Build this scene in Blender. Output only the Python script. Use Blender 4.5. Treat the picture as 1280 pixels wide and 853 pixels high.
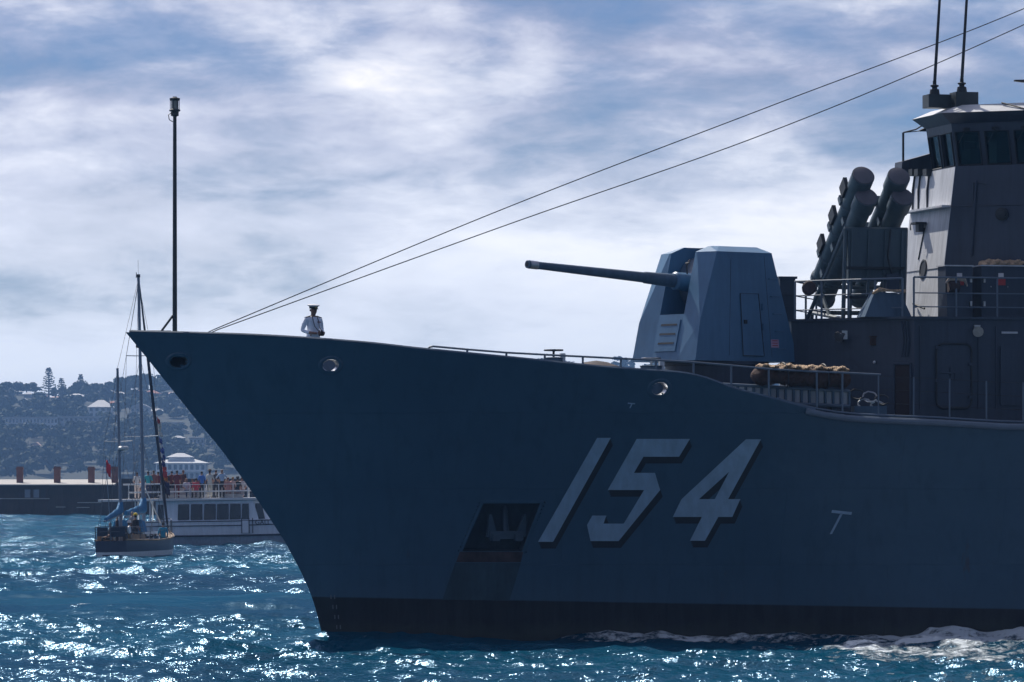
import bpy, bmesh, math, random
import numpy as np
from mathutils import Vector, Matrix

# ------------------------------------------------------------------ scene, camera, sky, sun
SC = bpy.context.scene
for _o in list(bpy.data.objects):
    bpy.data.objects.remove(_o)
COL = SC.collection
R = math.radians
random.seed(7)
RNG = np.random.default_rng(11)

F = 6000.0            # focal length in photograph pixels (1280 wide)
CAMZ = 4.0            # eye height above the water
HZ = 602.0            # row of the horizon in the photograph
cam_d = bpy.data.cameras.new('camera')
cam_d.sensor_width = 36.0
cam_d.lens = F / 1280.0 * 36.0
cam_d.shift_y = (HZ - 426.5) / 1280.0
cam_d.clip_start = 1.0
cam_d.clip_end = 20000.0
cam = bpy.data.objects.new('camera', cam_d)
cam.location = (0, 0, CAMZ)
cam.rotation_euler = (R(90), 0, 0)
COL.objects.link(cam)
SC.camera = cam

SUN_AZ = R(-30.0)     # from +Y towards +X (negative: left of the view)
SUN_EL = R(46.0)
sun_vec = Vector((math.sin(SUN_AZ) * math.cos(SUN_EL), math.cos(SUN_AZ) * math.cos(SUN_EL), math.sin(SUN_EL)))
sd = bpy.data.lights.new('sun', 'SUN')
sd.energy = 4.2
sd.angle = R(0.53)
sd.color = (1.0, 0.95, 0.87)
sun = bpy.data.objects.new('sun', sd)
sun.rotation_euler = (-sun_vec).to_track_quat('-Z', 'Y').to_euler()
sun.location = (-100, 100, 200)
COL.objects.link(sun)

SC.view_settings.view_transform = 'Standard'
SC.view_settings.look = 'None'
SC.view_settings.exposure = 0.18
SC.view_settings.gamma = 1.0
SC.view_settings.use_curve_mapping = False
SC.cycles.use_denoising = True
SC.cycles.use_adaptive_sampling = True
SC.cycles.adaptive_threshold = 0.02
SC.cycles.max_bounces = 8
SC.cycles.diffuse_bounces = 3
SC.cycles.glossy_bounces = 3
SC.cycles.transparent_max_bounces = 16
SC.cycles.volume_bounces = 0
SC.cycles.caustics_reflective = False
SC.cycles.caustics_refractive = False
SC.cycles.sample_clamp_indirect = 4.0

world = bpy.data.worlds.new('World')
SC.world = world
world.use_nodes = True


def N(nt, typ, **kw):
    n = nt.nodes.new(typ)
    for k, v in kw.items():
        if k.startswith('i_'):
            key = k[2:]
            n.inputs[int(key) if key.isdigit() else key.replace('_', ' ')].default_value = v
        else:
            setattr(n, k, v)
    return n


def math_n(nt, op, a, b=None, c=None, clamp=False):
    n = nt.nodes.new('ShaderNodeMath')
    n.operation = op
    n.use_clamp = clamp
    for i, x in enumerate((a, b, c)):
        if x is None:
            continue
        if isinstance(x, (int, float)):
            n.inputs[i].default_value = x
        else:
            nt.links.new(x, n.inputs[i])
    return n.outputs[0]


def mixc(nt, fac, a, b, mode='MIX'):
    n = nt.nodes.new('ShaderNodeMix')
    n.data_type = 'RGBA'
    n.blend_type = mode
    for i, x in ((0, fac), (6, a), (7, b)):
        if isinstance(x, (int, float)):
            n.inputs[i].default_value = x
        elif isinstance(x, tuple):
            n.inputs[i].default_value = x if len(x) == 4 else (*x, 1)
        else:
            nt.links.new(x, n.inputs[i])
    return n.outputs[2]


def ramp(nt, fac, stops, interp='LINEAR'):
    n = nt.nodes.new('ShaderNodeValToRGB')
    n.color_ramp.interpolation = interp
    e = n.color_ramp.elements
    while len(e) < len(stops):
        e.new(0.5)
    for el, (p, c) in zip(e, stops):
        el.position = p
        el.color = (c, c, c, 1) if isinstance(c, (int, float)) else (*c, 1)
    nt.links.new(fac, n.inputs[0])
    return n.outputs[0]


def noise(nt, vec, scale, detail=4.0, rough=0.5, dist=0.0, w=None):
    n = nt.nodes.new('ShaderNodeTexNoise')
    n.inputs['Scale'].default_value = scale
    n.inputs['Detail'].default_value = detail
    n.inputs['Roughness'].default_value = rough
    n.inputs['Distortion'].default_value = dist
    if vec is not None:
        nt.links.new(vec, n.inputs['Vector'])
    return n.outputs[0]


SKY1, SKY2 = (9.4, 4.2), (4.4, 0.3)


def build_world():
    nt = world.node_tree
    nt.nodes.clear()
    out = N(nt, 'ShaderNodeOutputWorld')
    sky = N(nt, 'ShaderNodeTexSky')
    sky.sky_type = 'NISHITA'
    sky.sun_disc = False
    sky.sun_elevation = SUN_EL
    sky.sun_rotation = SUN_AZ
    sky.altitude = 0
    sky.air_density = 1.0
    sky.dust_density = 0.3
    sky.ozone_density = 5.0
    blue = mixc(nt, 1.0, sky.outputs[0], (0.47, 0.60, 0.88, 1), 'MULTIPLY')
    bg1 = N(nt, 'ShaderNodeBackground', i_Strength=0.065)
    nt.links.new(blue, bg1.inputs[0])
    tc = N(nt, 'ShaderNodeTexCoord')
    D = tc.outputs['Generated']
    sep = N(nt, 'ShaderNodeSeparateXYZ')
    nt.links.new(D, sep.inputs[0])
    x, y, z = sep.outputs
    zz = math_n(nt, 'MAXIMUM', z, 0.0)
    den = math_n(nt, 'ADD', zz, 0.26)
    comb = N(nt, 'ShaderNodeCombineXYZ')
    nt.links.new(math_n(nt, 'DIVIDE', x, den), comb.inputs[0])
    nt.links.new(math_n(nt, 'DIVIDE', y, den), comb.inputs[1])
    comb.inputs[2].default_value = 0.37
    P = comb.outputs[0]

    def layer(loc, sc, scale, det, rgh, dist):
        mp = N(nt, 'ShaderNodeMapping')
        mp.inputs['Location'].default_value = (*loc, 0)
        mp.inputs['Scale'].default_value = (*sc, 1)
        nt.links.new(P, mp.inputs[0])
        return noise(nt, mp.outputs[0], scale, det, rgh, dist)
    n1 = layer(SKY1, (1.05, 1.0), 5.0, 9, 0.56, 0.35)        # cloud body
    n2 = layer(SKY2, (0.9, 1.0), 3.2, 5, 0.5, 0.2)         # broad cover and shaded bases
    n3 = layer((3.3, 8.1), (1.1, 1.0), 17.0, 8, 0.62, 0.3)  # ragged detail
    low = ramp(nt, zz, [(0.0, 1.0), (0.03, 0.92), (0.055, 0.62), (0.085, 0.18), (0.12, 0.05), (0.4, 0.0)])
    cov = math_n(nt, 'ADD', math_n(nt, 'ADD', math_n(nt, 'MULTIPLY', n1, 0.52), math_n(nt, 'MULTIPLY', n2, 0.32)), math_n(nt, 'MULTIPLY', n3, 0.20))
    cov = math_n(nt, 'ADD', cov, math_n(nt, 'MULTIPLY', low, 0.15))
    mask = ramp(nt, cov, [(0.435, 0.0), (0.52, 0.42), (0.59, 0.85), (0.67, 1.0)])
    shade = math_n(nt, 'ADD', math_n(nt, 'ADD', math_n(nt, 'MULTIPLY', n2, 0.60), math_n(nt, 'MULTIPLY', n1, 0.28)), math_n(nt, 'MULTIPLY', n3, 0.14))
    base = ramp(nt, shade, [(0.42, (0.16, 0.165, 0.27)), (0.50, (0.32, 0.335, 0.47)), (0.56, (0.60, 0.61, 0.70)), (0.63, (0.92, 0.88, 0.86))])
    white = mixc(nt, math_n(nt, 'MULTIPLY', low, 0.93), base, (0.84, 0.88, 0.95))
    # thin cloud scatters forwards: brightest on the sun's side of the sky, dimmer opposite
    dp = N(nt, 'ShaderNodeVectorMath')
    dp.operation = 'DOT_PRODUCT'
    nt.links.new(D, dp.inputs[0])
    dp.inputs[1].default_value = sun_vec
    ph = math_n(nt, 'POWER', math_n(nt, 'MULTIPLY', math_n(nt, 'ADD', dp.outputs['Value'], 1.0), 0.5), 2.0)
    ph = math_n(nt, 'ADD', math_n(nt, 'MULTIPLY', ph, 1.42), 0.22)
    bg2 = N(nt, 'ShaderNodeBackground')
    nt.links.new(white, bg2.inputs[0])
    nt.links.new(ph, bg2.inputs[1])
    ms = N(nt, 'ShaderNodeMixShader')
    nt.links.new(mask, ms.inputs[0])
    nt.links.new(bg1.outputs[0], ms.inputs[1])
    nt.links.new(bg2.outputs[0], ms.inputs[2])
    nt.links.new(ms.outputs[0], out.inputs[0])


build_world()

# ------------------------------------------------------------------ helpers


def at(px, py, Y):
    """world point seen at photograph pixel (px, py) at distance Y"""
    return Vector(((px - 640.0) * Y / F, Y, CAMZ + (HZ - py) * Y / F))


MATS = {}


def mat(name, col, rough=0.55, metal=0.0, var=0.15, vscale=3.0, bump=0.0, bscale=40.0, spec=0.5, streak=0.0):
    if name in MATS:
        return MATS[name]
    m = bpy.data.materials.new(name)
    m.use_nodes = True
    nt = m.node_tree
    b = nt.nodes['Principled BSDF']
    tc = N(nt, 'ShaderNodeTexCoord')
    n1 = noise(nt, tc.outputs['Object'], vscale, 5, 0.6)
    f = ramp(nt, n1, [(0.3, 1.0 - var), (0.7, 1.0 + var)])
    c = mixc(nt, 1.0, (*col, 1), f, 'MULTIPLY')
    if streak > 0:
        mp = N(nt, 'ShaderNodeMapping')
        mp.inputs['Scale'].default_value = (4.0, 4.0, 0.35)
        nt.links.new(tc.outputs['Object'], mp.inputs[0])
        n3 = noise(nt, mp.outputs[0], 1.6, 5, 0.65)
        f3 = ramp(nt, n3, [(0.35, 1.0 - streak), (0.62, 1.0)])
        c = mixc(nt, 1.0, c, f3, 'MULTIPLY')
    nt.links.new(c, b.inputs['Base Color'])
    b.inputs['Roughness'].default_value = rough
    b.inputs['Metallic'].default_value = metal
    b.inputs['Specular IOR Level'].default_value = spec
    if bump > 0:
        bn = N(nt, 'ShaderNodeBump', i_Strength=bump, i_Distance=0.05)
        nt.links.new(noise(nt, tc.outputs['Object'], bscale, 4, 0.6), bn.inputs['Height'])
        nt.links.new(bn.outputs[0], b.inputs['Normal'])
    MATS[name] = m
    return m


def tag(o, label=None, cat=None, group=None, kind=None):
    if label:
        o['label'] = label
    if cat:
        o['category'] = cat
    if group:
        o['group'] = group
    if kind:
        o['kind'] = kind
    return o


def empty(name, loc=(0, 0, 0), rz=0.0, parent=None):
    o = bpy.data.objects.new(name, None)
    o.location = loc
    o.rotation_euler = (0, 0, rz)
    o.parent = parent
    COL.objects.link(o)
    return o


def copy_tree(o, parent=None):
    c = o.copy()
    COL.objects.link(c)
    c.parent = parent
    for ch in list(o.children):
        copy_tree(ch, c)
    return c


class MB:
    def __init__(self):
        self.v, self.f, self.m = [], [], []

    def add(self, vs, fs, mi=0):
        k = len(self.v)
        self.v += [tuple(p) for p in vs]
        self.f += [tuple(i + k for i in f) for f in fs]
        self.m += [mi] * len(fs)
        return self

    def box(self, c, s, rz=0.0, mi=0, M=None):
        x, y, z = (k / 2 for k in s)
        vs = [Vector((a * x, b * y, d * z)) for a in (-1, 1) for b in (-1, 1) for d in (-1, 1)]
        if M is None:
            M = Matrix.Rotation(rz, 3, 'Z')
        vs = [M @ p + Vector(c) for p in vs]
        return self.add(vs, [(0, 1, 3, 2), (4, 6, 7, 5), (0, 4, 5, 1), (2, 3, 7, 6), (0, 2, 6, 4), (1, 5, 7, 3)], mi)

    def hexa(self, bot, top, mi=0):
        n = len(bot)
        vs = list(bot) + list(top)
        fs = [tuple(range(n))[::-1], tuple(range(n, 2 * n))]
        for i in range(n):
            j = (i + 1) % n
            fs.append((i, j, n + j, n + i))
        return self.add(vs, fs, mi)

    def cyl(self, p0, p1, r0, r1=None, n=12, mi=0, caps=True):
        r1 = r0 if r1 is None else r1
        p0, p1 = Vector(p0), Vector(p1)
        d = (p1 - p0).normalized()
        a = d.orthogonal().normalized()
        b = d.cross(a)
        vs = []
        for p, r in ((p0, r0), (p1, r1)):
            for i in range(n):
                t = 2 * math.pi * i / n
                vs.append(p + (a * math.cos(t) + b * math.sin(t)) * r)
        fs = [(i, (i + 1) % n, n + (i + 1) % n, n + i) for i in range(n)]
        if caps:
            fs += [tuple(range(n))[::-1], tuple(range(n, 2 * n))]
        return self.add(vs, fs, mi)

    def lathe(self, p, axis, prof, n=16, mi=0, ref=None):
        """prof: list of (distance along axis, radius)"""
        p, d = Vector(p), Vector(axis).normalized()
        a = (d.orthogonal() if ref is None else Vector(ref)).normalized()
        b = d.cross(a)
        vs = []
        for h, r in prof:
            for i in range(n):
                t = 2 * math.pi * i / n
                vs.append(p + d * h + (a * math.cos(t) + b * math.sin(t)) * max(r, 1e-4))
        fs = []
        for k in range(len(prof) - 1):
            for i in range(n):
                j = (i + 1) % n
                fs.append((k * n + i, k * n + j, (k + 1) * n + j, (k + 1) * n + i))
        fs += [tuple(range(n))[::-1], tuple(range((len(prof) - 1) * n, len(prof) * n))]
        return self.add(vs, fs, mi)

    def tube(self, pts, r, n=6, mi=0):
        pts = [Vector(p) for p in pts]
        rr = r if isinstance(r, (list, tuple)) else [r] * len(pts)
        vs, prev = [], None
        for k, p in enumerate(pts):
            d = (pts[min(k + 1, len(pts) - 1)] - pts[max(k - 1, 0)]).normalized()
            if prev is None:
                a = d.orthogonal().normalized()
            else:
                a = (prev - d * prev.dot(d)).normalized()
            prev = a
            b = d.cross(a)
            for i in range(n):
                t = 2 * math.pi * i / n
                vs.append(p + (a * math.cos(t) + b * math.sin(t)) * rr[k])
        fs = []
        for k in range(len(pts) - 1):
            for i in range(n):
                j = (i + 1) % n
                fs.append((k * n + i, k * n + j, (k + 1) * n + j, (k + 1) * n + i))
        fs += [tuple(range(n))[::-1], tuple(range((len(pts) - 1) * n, len(pts) * n))]
        return self.add(vs, fs, mi)

    def ball(self, c, s, n=10, m=7, mi=0):
        vs, fs = [], []
        for j in range(m + 1):
            th = math.pi * j / m
            for i in range(n):
                t = 2 * math.pi * i / n
                vs.append((c[0] + s[0] * math.sin(th) * math.cos(t), c[1] + s[1] * math.sin(th) * math.sin(t), c[2] + s[2] * math.cos(th)))
        for j in range(m):
            for i in range(n):
                k = (i + 1) % n
                fs.append((j * n + i, (j + 1) * n + i, (j + 1) * n + k, j * n + k))
        return self.add(vs, fs, mi)

    def build(self, name, mats, parent=None, smooth=35, loc=(0, 0, 0), rz=0.0, weld=True):
        me = bpy.data.meshes.new(name)
        me.from_pydata(self.v, [], self.f)
        for k in (mats if isinstance(mats, (list, tuple)) else [mats]):
            me.materials.append(k)
        me.polygons.foreach_set('material_index', self.m)
        bm = bmesh.new()
        bm.from_mesh(me)
        if weld:
            bmesh.ops.remove_doubles(bm, verts=bm.verts, dist=1e-5)
        bmesh.ops.recalc_face_normals(bm, faces=bm.faces)
        bm.to_mesh(me)
        bm.free()
        if smooth:
            me.polygons.foreach_set('use_smooth', [True] * len(me.polygons))
            me.set_sharp_from_angle(angle=R(smooth))
        o = bpy.data.objects.new(name, me)
        o.location = loc
        o.rotation_euler = (0, 0, rz)
        o.parent = parent
        COL.objects.link(o)
        return o


def interp(pts):
    xs = np.array([p[0] for p in pts], float)
    ys = np.array([p[1] for p in pts], float)
    return lambda x: np.interp(x, xs, ys)


def smooth_interp(pts, x):
    """monotone cubic (PCHIP-like) interpolation, vectorised"""
    xs = np.array([p[0] for p in pts], float)
    ys = np.array([p[1] for p in pts], float)
    h = np.diff(xs)
    d = np.diff(ys) / h
    m = np.zeros_like(xs)
    m[1:-1] = np.where(d[:-1] * d[1:] > 0, 2 * d[:-1] * d[1:] / (d[:-1] + d[1:] + 1e-12), 0)
    m[0], m[-1] = d[0], d[-1]
    x = np.clip(np.asarray(x, float), xs[0], xs[-1])
    k = np.clip(np.searchsorted(xs, x) - 1, 0, len(h) - 1)
    t = (x - xs[k]) / h[k]
    return ((2 * t**3 - 3 * t**2 + 1) * ys[k] + (t**3 - 2 * t**2 + t) * h[k] * m[k]
            + (-2 * t**3 + 3 * t**2) * ys[k + 1] + (t**3 - t**2) * h[k] * m[k + 1])


# ------------------------------------------------------------------ the warship's frame (x aft, y starboard, z up)
SA = R(14.0)
CA, SN = math.cos(SA), math.sin(SA)
SX0, SY0 = (157 - 640) * 120.0 / F, 120.0


def ship_world(x, y, z):
    return (SX0 + x * CA - y * SN, SY0 + x * SN + y * CA, z)


def ship_at(px, py, y):
    k = (px - 640.0) / F
    x = (k * (SY0 + y * CA) - SX0 + y * SN) / (CA - k * SN)
    Yw = SY0 + x * SN + y * CA
    return x, CAMZ + (HZ - py) * Yw / F


_stem = [(157, 416), (177, 440), (201, 470), (222, 496), (241, 520), (272, 557), (306, 603), (340, 653), (360, 685), (390, 748), (404, 802)]
_s = [ship_at(px, py, 0.0) for px, py in _stem]
STEM = [(-3.0, _s[-1][0] + 0.25), (-1.2, _s[-1][0] + 0.2)] + [(z, x) for x, z in reversed(_s)]
STEM.append((9.0, STEM[-1][1] - 1.2))


_SZ = np.linspace(-3.0, 9.0, 2401)
_SXA = smooth_interp(STEM, _SZ)
_SXL = _SXA.tolist()


def x_stem(z):
    if isinstance(z, (float, int)):
        k = (min(max(z, -3.0), 8.99) + 3.0) * 200.0
        i = int(k)
        return _SXL[i] + (_SXL[i + 1] - _SXL[i]) * (k - i)
    return np.interp(z, _SZ, _SXA)


def HB(x, z):
    """half-breadth of the hull at station x, height z"""
    if isinstance(x, (float, int)) and isinstance(z, (float, int)):
        d = max(x - x_stem(z), 0.0)
        q = min(max(z / 7.7, 0.0), 1.0) ** 1.5
        b = (6.35 + 0.85 * q) * (1.0 - (1.0 - min(d / (37.0 - 9.0 * q), 1.0)) ** (1.45 + 0.35 * q))
        return (b * (1.0 + 0.1 * z) if z < 0 else b) + 0.012
    d = np.maximum(np.asarray(x, float) - x_stem(z), 0.0)
    q = np.clip(np.asarray(z, float) / 7.7, 0.0, 1.0) ** 1.5
    b = (6.35 + 0.85 * q) * (1.0 - (1.0 - np.minimum(d / (37.0 - 9.0 * q), 1.0)) ** (1.45 + 0.35 * q))
    return b * np.where(np.asarray(z) < 0, 1.0 + 0.1 * np.asarray(z, float), 1.0) + 0.012


_top_px = [(215, 417), (300, 419.5), (360, 422.5), (460, 430), (520, 436.7), (600, 444.5), (690, 453.5), (748, 459.5), (800, 463.5), (850, 467), (880, 473), (914, 485.5), (967, 499.5), (1022, 514), (1070, 520.5), (1170, 525), (1280, 530.5)]
_tp = [(0.0, ship_at(157, 415.5, 0)[1])]
for px, py in _top_px:
    y = -2.0
    for _ in range(20):
        x, z = ship_at(px, py, y)
        y = -float(HB(x, z))
    _tp.append((x, z))
_tp += [(40.0, _tp[-1][1] - 0.05), (112.0, _tp[-1][1] - 0.1)]


_TX = np.linspace(0.0, 112.0, 11201)
_TZ = smooth_interp(_tp, _TX).tolist()


def z_top(x):
    k = min(max(float(x), 0.0), 111.9) * 100.0
    i = int(k)
    return _TZ[i] + (_TZ[i + 1] - _TZ[i]) * (k - i)


X_EDGE = _tp[14][0]       # where the bulwark has come down to the deck edge


def z_deck(x):
    x = float(x)
    return min(5.36 + 2.05 * min(max(1 - x / 18.0, 0.0), 1.0) ** 1.5, z_top(x) - 0.06)


def hull_pt(px, py, off=0.0):
    """point of the port side seen at (px, py), pushed off the plating by off"""
    y = -4.0
    for _ in range(12):
        x, z = ship_at(px, py, y)
        y = -HB(float(x), float(z)) - off
    return Vector((x, y, z))


ship = empty('warship', (SX0, SY0, 0.0), SA)
tag(ship, 'large grey warship with white hull number 154, gun turret and missile tubes', 'warship')

# ------------------------------------------------------------------ water
def vnoise(x, y, seed=0):
    """2-D value noise, vectorised, 0..1"""
    xi, yi = np.floor(x).astype(np.int64), np.floor(y).astype(np.int64)
    fx, fy = x - xi, y - yi
    fx, fy = fx * fx * (3 - 2 * fx), fy * fy * (3 - 2 * fy)

    def h(a, b):
        n = (a * 374761393 + b * 668265263 + seed * 974711) & 0xFFFFFFFF
        n = ((n ^ (n >> 13)) * 1274126177) & 0xFFFFFFFF
        return ((n ^ (n >> 16)) & 0xFFFF) / 65535.0
    a, b, c, d = h(xi, yi), h(xi + 1, yi), h(xi, yi + 1), h(xi + 1, yi + 1)
    return (a * (1 - fx) + b * fx) * (1 - fy) + (c * (1 - fx) + d * fx) * fy


def fbm(x, y, seed=0, octv=4):
    s, a, t = 0.0, 0.5, 0.0
    for k in range(octv):
        s = s + a * vnoise(x * 2**k, y * 2**k, seed + k)
        t += a
        a *= 0.55
    return s / t


def sstep(a, b, x):
    t = np.clip((x - a) / (b - a), 0, 1)
    return t * t * (3 - 2 * t)


WATER = bpy.data.materials.new('sea_water')


def build_water_material():
    m = WATER
    m.use_nodes = True
    nt = m.node_tree
    b = nt.nodes['Principled BSDF']
    geo = N(nt, 'ShaderNodeNewGeometry')
    P = geo.outputs['Position']
    big = noise(nt, P, 0.03, 3, 0.5)
    c0 = mixc(nt, ramp(nt, big, [(0.35, 0.0), (0.65, 1.0)]), (0.0005, 0.030, 0.064, 1), (0.001, 0.064, 0.110, 1))
    at1 = N(nt, 'ShaderNodeAttribute', attribute_name='foam')
    fn = noise(nt, P, 3.2, 6, 0.68)
    fm = math_n(nt, 'ADD', at1.outputs['Fac'], math_n(nt, 'MULTIPLY', math_n(nt, 'SUBTRACT', fn, 0.5), 1.7))
    foam = ramp(nt, fm, [(0.50, 0.0), (0.62, 0.35), (0.80, 1.0)])
    nt.nodes.remove(b)
    out = nt.nodes['Material Output']
    body = N(nt, 'ShaderNodeBsdfDiffuse')
    nt.links.new(mixc(nt, foam, c0, (0.72, 0.78, 0.80)), body.inputs['Color'])
    gl = N(nt, 'ShaderNodeBsdfGlossy')
    gl.distribution = 'GGX'
    gl.inputs['Color'].default_value = (0.50, 0.76, 1.0, 1)
    gl.inputs['Roughness'].default_value = 0.15
    fr = N(nt, 'ShaderNodeFresnel')
    fr.inputs['IOR'].default_value = 1.333
    # wave faces too small to model keep the effective reflectance of a choppy sea well below one
    k = math_n(nt, 'MINIMUM', math_n(nt, 'MULTIPLY', fr.outputs[0], 0.9), 0.15)
    k = math_n(nt, 'MULTIPLY', k, math_n(nt, 'SUBTRACT', 1.0, math_n(nt, 'MULTIPLY', foam, 0.85)))
    ms = N(nt, 'ShaderNodeMixShader')
    nt.links.new(k, ms.inputs[0])
    nt.links.new(body.outputs[0], ms.inputs[1])
    nt.links.new(gl.outputs[0], ms.inputs[2])
    nt.links.new(ms.outputs[0], out.inputs['Surface'])
    h1 = noise(nt, P, 2.6, 3, 0.6)
    h2 = noise(nt, P, 7.5, 3, 0.55)
    h0 = noise(nt, P, 0.9, 2, 0.5)
    h = math_n(nt, 'ADD', math_n(nt, 'MULTIPLY', h1, 0.085), math_n(nt, 'MULTIPLY', h2, 0.034))
    h = math_n(nt, 'ADD', h, math_n(nt, 'MULTIPLY', h0, 0.03))
    h = math_n(nt, 'ADD', h, math_n(nt, 'MULTIPLY', foam, 0.06))
    at2 = N(nt, 'ShaderNodeAttribute', attribute_name='chop')
    h = math_n(nt, 'MULTIPLY', h, at2.outputs['Fac'])
    bn = N(nt, 'ShaderNodeBump', i_Strength=1.0, i_Distance=1.0)
    nt.links.new(h, bn.inputs['Height'])
    for sh in (body, gl, fr):
        nt.links.new(bn.outputs[0], sh.inputs['Normal'])


build_water_material()


def build_water():
    rows = np.concatenate([
        np.array([-60, -20, 10, 30, 50, 62, 70, 76]), np.arange(80, 88, 0.5),
        np.arange(88, 172, 0.115), np.arange(172, 330, 0.32), np.arange(330, 560, 0.62), np.arange(560, 720, 2.0),
        np.geomspace(722, 4400, 60)])
    tc = np.linspace(-0.135, 0.135, 440)
    side = np.geomspace(0.145, 12.0, 26)
    cols = np.concatenate([-side[::-1], tc, side])
    nr, nc = len(rows), len(cols)
    Y = np.repeat(rows[:, None], nc, 1)
    W = np.maximum(rows, 150.0)[:, None]
    # the wedge widens with distance; outside it the sheet runs on to the sides
    X = np.where(np.abs(cols)[None, :] <= 0.136, cols[None, :] * np.maximum(rows, 60.0)[:, None], cols[None, :] * np.maximum(W, 60))
    X = np.clip(X, -2450, 2450)
    X = np.sort(X, axis=1)
    dr = np.gradient(rows)[:, None] * np.ones((1, nc))
    dc = np.abs(np.gradient(X, axis=1))
    sp = np.maximum(dr, dc)
    Z = np.zeros_like(X)
    DX = np.zeros_like(X)
    DY = np.zeros_like(X)
    calm = sstep(-2.0, -9.0, X + 0.10 * (Y - 150)) * sstep(137, 144, Y) * sstep(171, 163, Y)
    calm = np.clip(calm * (0.35 + 1.1 * fbm(X * 0.10, Y * 0.05, 5, 3)), 0, 1)
    gust = 0.70 + 0.6 * fbm(X * 0.03, Y * 0.018, 3, 3)
    n = 130
    lam = np.exp(RNG.uniform(np.log(0.36), np.log(7.5), n))
    ang = R(232) + RNG.normal(0, 0.62, n)
    ph = RNG.uniform(0, 2 * np.pi, n)
    for l, a, p in zip(lam, ang, ph):
        k = 2 * np.pi / l
        slope = 0.0435 * (1.0 if l < 2.0 else 0.58)
        w = np.clip((l / sp - 2.0) / 2.0, 0, 1) * gust
        if 1.3 < l < 3.6:
            w = w * (1 + 0.5 * sstep(150, 250, Y))
        if l < 3.5:
            w = w * (1 - 0.82 * calm)
        arg = k * (X * math.cos(a) + Y * math.sin(a)) + p
        A = slope / k * w
        Z += A * np.cos(arg)
        s = A * np.sin(arg) * 0.75
        DX -= s * math.cos(a)
        DY -= s * math.sin(a)
    # the long low wake waves in the slick
    Z += calm * 0.22 * np.cos(2 * np.pi * (Y + 0.10 * X + 1.5 * fbm(X * 0.08, Y * 0.03, 9, 2)) / 7.5)
    # ship-local coordinates: disturbed water along the warship's side
    xl = (X - SX0) * CA + (Y - SY0) * SN
    yl = -(X - SX0) * SN + (Y - SY0) * CA
    hb = HB(xl, np.zeros_like(xl))
    dist = -yl - hb
    near = (Y > 85) & (Y < 128) & (np.abs(X) < 30)
    turb = np.zeros_like(X)
    edge = 0.6 + (119 - Y) * 0.17
    turb = sstep(0.0, 6.0, X - edge) * near
    patch = fbm(X * 0.35, Y * 0.10, 21, 4)
    patch2 = fbm(X * 0.9, Y * 0.28, 31, 4)
    foam = np.zeros_like(X)
    along = sstep(9.5, 12.0, xl) * sstep(3.4, 0.2, dist) * sstep(-0.6, 0.0, dist)
    foam = np.maximum(foam, along * (0.50 + 0.62 * patch))
    foam = np.maximum(foam, turb * np.clip(1.9 * patch - 0.42 + 0.9 * (patch2 - 0.5), 0, 0.9) * (0.65 + 0.35 * sstep(24, 2, dist)))
    bw = np.exp(-(((X - SX0 - 5.6) / 1.6) ** 2 + ((Y - 119.5) / 3.0) ** 2))
    foam = np.maximum(foam, bw * 0.55 * patch2)
    caps = fbm(X * 0.22, Y * 0.08, 41, 4)
    foam = np.maximum(foam, np.clip((caps - 0.74) * 4.0, 0, 0.62) * (Y > 85))
    Z += turb * (patch - 0.55) * 0.20 + turb * (patch2 - 0.5) * 0.20
    Z += 0.13 * np.exp(-((dist - 0.4) / 0.7) ** 2) * sstep(4, 7, xl) * near
    fade = sstep(60, 90, Y) * np.clip((13 - np.abs(X / np.maximum(Y, 60)) * 90) / 2.0, 0, 1)
    Z *= fade
    V = np.stack([X + DX * fade, Y + DY * fade, Z], -1).reshape(-1, 3)
    idx = np.arange(nr * nc).reshape(nr, nc)
    Q = np.stack([idx[:-1, :-1], idx[:-1, 1:], idx[1:, 1:], idx[1:, :-1]], -1).reshape(-1, 4)
    me = bpy.data.meshes.new('sea')
    me.vertices.add(len(V))
    me.vertices.foreach_set('co', V.astype(np.float32).ravel())
    me.loops.add(Q.size)
    me.loops.foreach_set('vertex_index', Q.astype(np.int32).ravel())
    me.polygons.add(len(Q))
    me.polygons.foreach_set('loop_start', np.arange(0, Q.size, 4, dtype=np.int32))
    me.polygons.foreach_set('use_smooth', np.ones(len(Q), bool))
    for nm, arr in (('foam', foam), ('chop', (1 - 0.85 * calm) * (1 + 0.5 * sstep(170, 300, Y)))):
        at_ = me.attributes.new(nm, 'FLOAT', 'POINT')
        at_.data.foreach_set('value', arr.astype(np.float32).ravel())
    me.update()
    me.validate()
    me.materials.append(WATER)
    o = bpy.data.objects.new('sea', me)
    COL.objects.link(o)
    tag(o, kind='structure')
    return o


build_water()

# ------------------------------------------------------------------ hillside across the harbour
HILL_NEAR, HILL_RIDGE = 1900.0, 2520.0
_sky_px = [(-1100, 530), (-700, 510), (-200, 488), (0, 492), (40, 493), (75, 500), (110, 494), (150, 489), (200, 486), (260, 484), (420, 478), (600, 470), (770, 470), (900, 466), (1100, 476), (1400, 500), (1900, 560)]
ridge_z = [((px - 640) * HILL_RIDGE / F, CAMZ + (HZ - py) * HILL_RIDGE / F) for px, py in _sky_px]


def hill_z(X, Y):
    X, Y = np.asarray(X, float), np.asarray(Y, float)
    rz = smooth_interp(ridge_z, X)
    shore = HILL_NEAR + 35 * np.sin(X * 0.011) + 20 * np.sin(X * 0.031 + 1)
    t = (Y - shore) / (HILL_RIDGE - shore)
    prof = np.where(t < 0, t * 0.3, np.clip(t, 0, 1) ** 0.85)
    back = np.clip((Y - HILL_RIDGE) / 900.0, 0, 1)
    z = rz * prof * (1 - 0.75 * back * back)
    return z + 2.2 * (fbm(X * 0.012, Y * 0.012, 51, 3) - 0.5) * np.clip(t * 4, 0, 1)


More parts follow.
